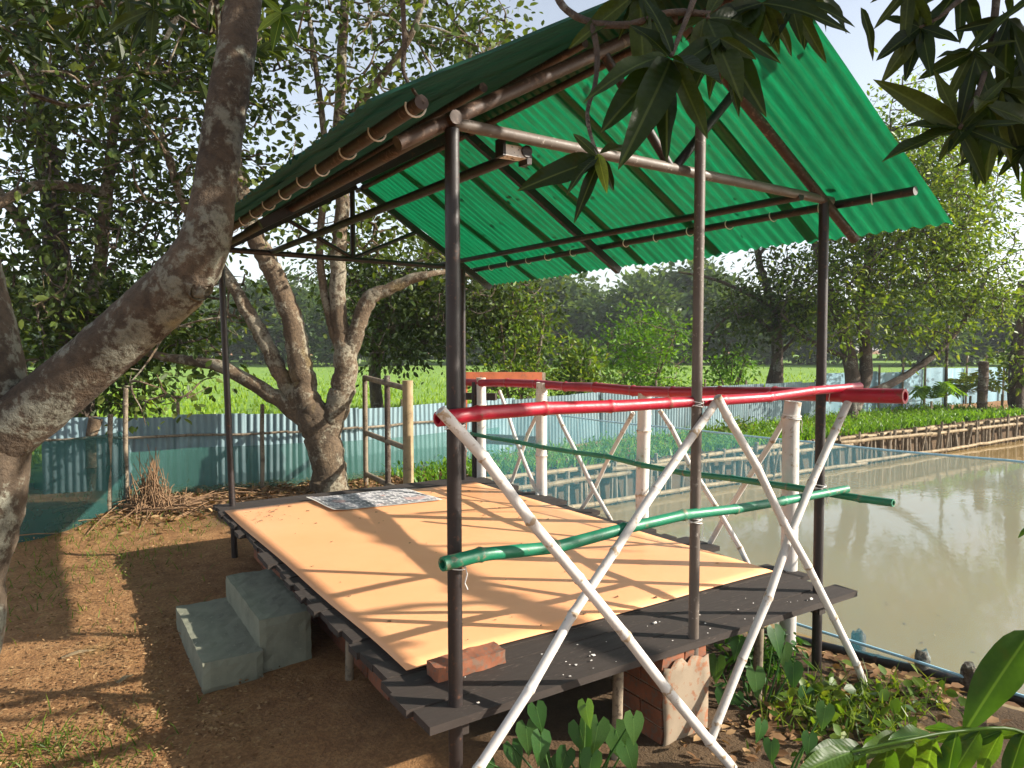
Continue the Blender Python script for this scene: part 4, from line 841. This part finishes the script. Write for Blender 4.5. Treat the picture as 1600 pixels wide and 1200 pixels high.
for i, (x, y_) in enumerate([(1600, 1145), (1565, 1142), (1530, 1142), (1495, 1143), (1460, 1150), (1425, 1156), (1390, 1162), (1350, 1172)]):
    d = 1.2-.012*i; mleaf(sp, P(x, y_, d), P(x-rng.uniform(15, 55), y_+rng.uniform(70, 110), d+rng.uniform(-.06, .06)), None, SPL); mleaf(sp, P(x, y_, d), P(x-rng.uniform(50, 90), y_+rng.uniform(-30, 25), d+rng.uniform(-.1, .1)), None, SPL)
mleaf(sp, P(1330, 1175, 1.08), P(1250, 1203, 1.02), None, SPL); mleaf(sp, P(1330, 1175, 1.08), P(1275, 1240, 1.02), None, SPL)

# tree across the pond corner, outside the frame, whose limbs shade the mat
ts_ = thing("shade_tree", "old tree on the right outside the view that throws limb shadows over the mat", "tree")
hz = np.array([math.sin(RAD(SUN_AZ)), math.cos(RAD(SUN_AZ)), 0]); kk = 1/math.tan(RAD(SUN_EL))
def caster(px, py, h, lev=PZ+.01):
    g = G(px, py, lev); return g+hz*h*kk+np.array([0, 0, h])
def climb(rows, r0, r1, name="limb", lev=PZ+.01):
    pts = spline([caster(a, b_, h, lev) for a, b_, h in rows], 8); mb = MB(); mb.tube(pts+rng.normal(0, .012, pts.shape), np.linspace(r0, r1, len(pts)), 10, True, .04); mb.build(name, M['bark_mid'], ts_, True); return pts
l1 = climb([(505, 780, 3.75), (560, 815, 3.7), (640, 855, 3.65), (710, 893, 3.6), (755, 925, 3.55), (800, 940, 3.5), (980, 1010, 3.3), (1300, 1150, 3.0)], .050, .068)
foot = np.array([l1[-1][0]+1.0, l1[-1][1]-1.2, -.3]); mb = MB(); mb.tube(spline([foot, foot+[-.1, .1, 1.6], l1[-1]], 8), np.linspace(.2, .085, 17), 12, True, .04); mb.build("trunk", M['bark_mid'], ts_, True)
climb([(640, 855, 3.65), (800, 850, 3.9), (1000, 862, 4.2)], .02, .01, "branch"); climb([(560, 815, 3.7), (700, 800, 3.9), (850, 800, 4.1)], .018, .008, "branch")
climb([(0, 1130, 3.6), (160, 1105, 3.55), (300, 1080, 3.5), (480, 1060, 3.4)], .02, .03, "branch", 0.0); climb([(0, 1085, 3.8), (150, 1092, 3.7), (290, 1095, 3.6)], .014, .02, "branch", 0.0); climb([(100, 1195, 3.6), (250, 1160, 3.6), (330, 1140, 3.5)], .02, .02, "branch", 0.0)

# ------------------------------------------------------------------ small vegetation
def blades(name, xy, z, h, kind, label, lean=.5, w=.012):
    n = len(xy); a = rng.uniform(0, 6.283, n); base = np.column_stack([xy, z]); hh = h*rng.uniform(.5, 1.3, n); s = np.column_stack([np.cos(a), np.sin(a), np.zeros(n)])*w; l = rng.normal(0, lean, (n, 2))*hh[:, None]; tip = base+np.column_stack([l, hh]); mid_ = base+np.column_stack([l*.35, hh*.6])
    V_ = np.stack([base-s, base+s, mid_+s*.7, tip, mid_-s*.7], 1).reshape(-1, 3); b_ = np.arange(n)[:, None]*5; F_ = np.concatenate([b_+np.array([[0, 1, 2, 4]])], 0); F3 = b_+np.array([[4, 2, 3, 3]])
    m = quadmesh(name, V_, F_, np.clip(rng.normal(.5, .25, n), 0, 1), M['leaf_'+kind]); o = mk(name, m)
    m2 = quadmesh(name+"_tip", V_, b_+np.array([[4, 2, 3]]), np.clip(rng.normal(.6, .25, n), 0, 1), M['leaf_'+kind])
    import bmesh
    bm = bmesh.new(); bm.from_mesh(m); bm.from_mesh(m2); bm.to_mesh(m); bm.free(); bpy.data.meshes.remove(m2)
    tag(o, label, name.replace('_', ' ').split()[-1], kind="stuff"); return o
# rice plants near the fence
n = 26000; lat = rng.uniform(-14, 24, n); dep = 9.3+rng.exponential(9, n); q = LD(0, 0); xy = np.array([LD(a, b_)[:2] for a, b_ in zip(lat, dep)])
fl = np.array([(p-CAM)@RT for p in FPTS]); fd = np.array([(p-CAM)@np.array([math.sin(YAW), math.cos(YAW), 0]) for p in FPTS]); k = dep > np.interp(lat, fl, fd)+.5; xy = xy[k]
blades("rice_grass", xy, np.full(len(xy), .05), .15, 'rice', "bright green rice plants covering the field", .25, .03)
# far bank ground cover between pond and fence
n = 16000; X = rng.uniform(2.4, 19, n); Y = 5.60+6.4*rng.random(n)**1.5; lat = (np.column_stack([X, Y, 0*X])-CAM)@RT; dep = (np.column_stack([X, Y, 0*X])-CAM)@np.array([math.sin(YAW), math.cos(YAW), 0]); k = dep < np.interp(lat, fl, fd)-.25; X, Y = X[k], Y[k]
blades("bank_grass", np.column_stack([X, Y]), np.zeros(len(X)), .15, 'fresh', "bright grass on the far bank of the pond", .5, .016)
m_ = rng.random(len(X)) < .55; pos = np.column_stack([X[m_], Y[m_], rng.uniform(.03, .20, m_.sum())]); V_, F_ = leaf_arrays(pos, rng.normal(size=pos.shape)+[0, 0, .2], rng.normal(size=pos.shape)*.5+[0, 0, 1], rng.uniform(.03, .075, len(pos)), 1.0)
tag(mk("bank_weeds", quadmesh("bank_weeds", V_, F_, np.repeat(np.clip(rng.normal(.5, .25, len(pos)), 0, 1), 2), M['leaf_fresh'])), "low leafy weeds on the far bank of the pond", "weeds", kind="stuff")
# sparse grass by the platform
def patch(cx, cy, r, n): return np.column_stack([rng.normal(cx, r, n), rng.normal(cy, r, n)])
ps = []
for px, py, r, n in ((60, 900, .35, 300), (150, 830, .4, 400), (330, 820, .3, 150), (40, 1180, .12, 160), (150, 1185, .15, 120), (180, 790, .5, 400), (430, 755, .3, 300), (560, 750, .3, 400), (100, 960, .4, 120), (300, 760, .4, 300), (220, 870, .2, 120)):
    g = G(px, py, 0); ps.append(patch(g[0], g[1], r, n))
xy = np.vstack(ps); blades("path_grass", xy, height(xy[:, 0], xy[:, 1]), .055, 'bush', "thin grass tufts on the bare path", .9, .0035)
ps = []
for px, py, r, n in ((1420, 1135, .10, 90), (1300, 1150, .16, 200), (1220, 1130, .14, 160), (1350, 1190, .16, 160), (780, 1180, .1, 140)):
    g = G(px, py, -.12); ps.append(patch(g[0], g[1], r, n))
xy = np.vstack(ps); xy = xy[(xy[:, 0] < shore(xy[:, 1])-.05) & ~((xy[:, 0] < 2.2) & (xy[:, 1] > -.1))]; blades("shore_grass", xy, height(xy[:, 0], xy[:, 1])-.01, .10, 'bush', "grass and weeds on the near shore of the pond", .6, .005)
g2 = xy[rng.random(len(xy)) < .5]; pos = np.column_stack([g2, height(g2[:, 0], g2[:, 1])+rng.uniform(.01, .07, len(g2))]); V_, F_ = leaf_arrays(pos, rng.normal(size=pos.shape), rng.normal(size=pos.shape)*.4+[0, 0, 1], rng.uniform(.03, .075, len(pos)), 1.3)
tag(mk("shore_weeds", quadmesh("shore_weeds", V_, F_, np.repeat(np.clip(rng.normal(.5, .25, len(pos)), 0, 1), 2), M['leaf_bush'])), "small leafy weeds on the near shore", "weeds", kind="stuff")
# leaf litter
def litter(name, spots, label, ln=.05, kind='litter'):
    ps = []
    for px, py, z, r, n in spots: g = G(px, py, z); ps.append(patch(g[0], g[1], r, n))
    xy = np.vstack(ps); xy = xy[~((xy[:, 0] > -.15) & (xy[:, 0] < 2.25) & (xy[:, 1] > -.1) & (xy[:, 1] < 3.7))]; pos = np.column_stack([xy, height(xy[:, 0], xy[:, 1])+rng.uniform(.004, .03, len(xy))]); d = rng.normal(size=pos.shape)*[1, 1, .18]; V_, F_ = leaf_arrays(pos, d, rng.normal(size=pos.shape)*.3+[0, 0, 1], ln*rng.uniform(.4, 1.4, len(pos)), .9)
    tag(mk(name, quadmesh(name, V_, F_, np.repeat(rng.random(len(pos)), 2), M['leaf_'+kind])), label, "leaf litter", kind="stuff")
litter("leaf_litter", [(330, 770, 0, .5, 700), (450, 768, 0, .45, 700), (600, 752, 0, .5, 800), (690, 745, 0, .5, 700), (250, 800, 0, .4, 400), (400, 775, 0, .3, 300), (780, 750, 0, .6, 500)], "dry brown leaves heaped along the foot of the fence", .075)
litter("path_litter", [(150, 1100, 0, .45, 2600), (80, 950, 0, .5, 1300), (230, 1000, 0, .3, 1100), (300, 1150, 0, .35, 1300), (250, 870, 0, .5, 1400), (120, 820, 0, .5, 900)], "small dry leaf bits scattered over the bare path", .019)
litter("shore_litter", [(1350, 1100, -.1, .25, 260), (1200, 1140, -.05, .25, 260), (1290, 1060, -.1, .2, 160)], "dead leaves on the near shore", .06)
# fallen bark strips on the path
for a, b_, lab in (((96, 1028), (150, 1016), "long pale bark strip on the path left of the steps"), ((183, 1068), (208, 1056), "short pale wood chip on the path below the steps"), ((140, 800), (190, 786), "dry stick lying before the dark shade net")):
    p, q = G(*a, .012), G(*b_, .012); mb = MB(); d = q-p; s = np.array([-d[1], d[0], 0]); s = s/np.linalg.norm(s)*.012; mb.add([p-s, p+s*.6, (p+q)/2+s*1.2+[0, 0, .012], q, (p+q)/2-s+[0, 0, .008]], [(0, 1, 2, 4), (4, 2, 3)]); o = mb.build("bark_strip", M['bamboo']); md = o.modifiers.new("t", 'SOLIDIFY'); md.thickness = .006; tag(o, lab, "bark")
# heap of dry twigs
mb = MB(); c = fpt(232, 7.3)
for i in range(260):
    a = rng.uniform(0, 6.28); r_ = abs(rng.normal(0, .28)); hgt = max(.03, .62*math.exp(-(r_/.22)**1.3)*rng.uniform(.2, 1.1)); p = c+np.array([math.cos(a)*r_, math.sin(a)*r_, 0]); q = c+np.array([math.cos(a)*r_*.3+rng.normal(0, .06), math.sin(a)*r_*.3+rng.normal(0, .06), hgt]); q += rng.normal(0, .04, 3); m_ = (p+q)/2+rng.normal(0, .05, 3); mb.tube(spline([p, m_, q], 3), np.linspace(rng.uniform(.004, .010), .003, 7), 4, False)
for i in range(70):
    p = c+np.array([rng.normal(.2, .55), rng.normal(-.1, .3), .03]); d = rng.normal(size=3)*[.3, .3, .04]; mb.tube(np.array([p-d, p+[0, 0, .02], p+d]), .005, 4, False)
tag(mb.build("brush_heap", M['dry']), "heap of dry brown twigs piled by the tin fence", "brush", kind="stuff")
# sawn stump and cut branch by the dense tree
o = bamboo("cut_stump", [fpt(140, 8.2), fpt(142, 8.2, .6), P(150, 652, 8.2)], .075, M['bark_mid'], None, hollow=False, sides=10); tag(o, "brown cut stump behind the dark shade net", "stump")
# taro plants under the platform
def taro_mesh():
    n = 12; pr = [(0, 0), (-.22, .20), (-.12, .38), (.15, .40), (.45, .30), (.75, .14), (1.0, 0)]; V = [(0, 0, 0), (.5, 0, -.03), (1, 0, -.14)]
    L = [(-.24, .12, -.02), (-.16, .32, .02), (.10, .40, .04), (.42, .31, .03), (.74, .14, -.05)]
    V = [(0, 0, 0), (.2, 0, -.01), (.45, 0, -.02), (.74, 0, -.07), (1, 0, -.16)]+L+[(a, -b_, c) for a, b_, c in L]
    F = [(0, 6, 5), (0, 1, 7, 6), (1, 2, 8, 7), (2, 3, 9, 8), (3, 4, 9), (0, 10, 11), (0, 11, 12, 1), (1, 12, 13, 2), (2, 13, 14, 3), (3, 14, 4)]
    mb = MB(); mb.add(V, F); return mb.mesh("leaf", M['leafo_taro'], True)
TM = taro_mesh()
def taro(label, px, py, z, leaves):
    t = thing("taro_plant", label, "plant"); b_ = G(px, py, z)
    for lx, ly, s in leaves:
        d = np.linalg.norm((b_-CAM)@FW); e = P(lx, ly, d+rng.uniform(-.08, .08)); mb = MB(); ps = spline([b_, (b_+e)/2+rng.normal(0, .02, 3), e], 4); mb.tube(ps, np.linspace(.006, .003, len(ps)), 5, False); mb.build("stalk", M['green'] if False else M['leafo_taro'], t, True)
        o = mk("leaf", TM, t); dv = -UP*1.0+RT*rng.uniform(-.45, .45)-FW*.4+np.array([0, 0, -.1]); u = -FW+np.array([0, 0, .8])+rng.normal(0, .25, 3); place(o, e, dv, u, s)
taro("taro with heart shaped leaves under the platform edge left of the brick pier", 900, 1290, 0, [(822, 1135, .10), (838, 1105, .09), (905, 1135, .11), (935, 1130, .11), (962, 1140, .13), (978, 1165, .10), (885, 1175, .09), (925, 1180, .10), (860, 1185, .09), (800, 1165, .09), (845, 1150, .10), (990, 1120, .09), (915, 1100, .08), (760, 1190, .08)])
taro("leafy taro between the brick pier and the right roof post", 1190, 1120, -.05, [(1120, 1030, .11), (1155, 1000, .10), (1210, 985, .12), (1240, 1040, .11), (1180, 1050, .12), (1130, 1080, .10), (1225, 1010, .10), (1260, 1080, .11), (1150, 1085, .10)])
taro("low taro leaves at the foot of the crossed white braces", 1230, 1230, -.05, [(1205, 1160, .08), (1190, 1130, .08), (1290, 1105, .09), (1265, 1150, .08)])

wp_ = thing("drooping_weed", "dense drooping weed growing between the brick pier and the right roof post", "plant")
c_ = P(1185, 1045, 3.75); st_ = np.vstack([spline([[c_[0]+a, c_[1]+b2_, -.1], [c_[0]+a*1.5, c_[1]+b2_, .1], [c_[0]+a*2.2, c_[1]+b2_*1.6, .30]], 4) for a, b2_ in ((-.05, 0), (.05, .03), (0, -.05), (.1, .1))])
foliage(wp_, [(c_, (.24, .22, .16), 34, 16, .05), (c_+np.array([.15, .1, .02]), (.16, .16, .12), 18, 14, .05)], .075, 'taro', st_, .5, 1.0, 0, M['leaf_taro'], None, .004)

# dry leaves lying on the roof sheets and flecks on the pond
n = 110; x = np.where(rng.random(n) < .7, RX+.1+1.3*rng.random(n), RX-.1-1.3*rng.random(n)); y_ = Y0+.1+(Y1-Y0-.2)*np.where(rng.random(n) < .5, rng.random(n), np.clip(rng.normal(.62, .12, n), 0, 1)); pos = np.column_stack([x, y_, [rz(q) for q in x]])+[0, 0, .022]
sl = np.where(x > RX, -SL, .56); d = np.column_stack([np.cos(rng.uniform(0, 6.3, n)), np.sin(rng.uniform(0, 6.3, n)), np.zeros(n)]); d[:, 2] = d[:, 0]*sl; V_, F_ = leaf_arrays(pos, d, np.column_stack([-sl, 0*x, 1+0*x]), rng.uniform(.02, .05, n), .9)
tag(mk("roof_leaves", quadmesh("roof_leaves", V_, F_, np.repeat(rng.random(n), 2), M['leaf_litter'])), "dry leaves fallen on top of the green roof", "leaf litter", kind="stuff")
n = 260; xy = np.column_stack([3.2+rng.exponential(2.2, n), rng.uniform(-1.5, 5.2, n)]); xy = xy[xy[:, 0] > shore(xy[:, 1])+.15]; n = len(xy); pos = np.column_stack([xy, np.full(n, WATER+.004)]); d = rng.normal(size=(n, 3))*[1, 1, 0]; V_, F_ = leaf_arrays(pos, d, np.tile([0, 0, 1.0], (n, 1)), rng.uniform(.012, .045, n), .8); V_[:, 2] = WATER+.004
tag(mk("floating_leaves", quadmesh("floating_leaves", V_, F_, np.repeat(rng.random(n), 2), M['leaf_litter'])), "small leaf bits floating on the pond", "leaf litter", kind="stuff")

# ------------------------------------------------------------------ morning haze
hm_ = bpy.data.materials.new("haze"); hm_.use_nodes = True; ht = hm_.node_tree; ht.nodes.clear()
vo = ht.nodes.new("ShaderNodeVolumePrincipled"); vo.inputs['Color'].default_value = (.88, .94, 1, 1); vo.inputs['Density'].default_value = .0008; vo.inputs['Anisotropy'].default_value = .0
ot = ht.nodes.new("ShaderNodeOutputMaterial"); ht.links.new(vo.outputs[0], ot.inputs['Volume'])
MB().box((20, 50, 6.5), (480, 440, 20)).build("haze", hm_)["kind"] = "stuff"
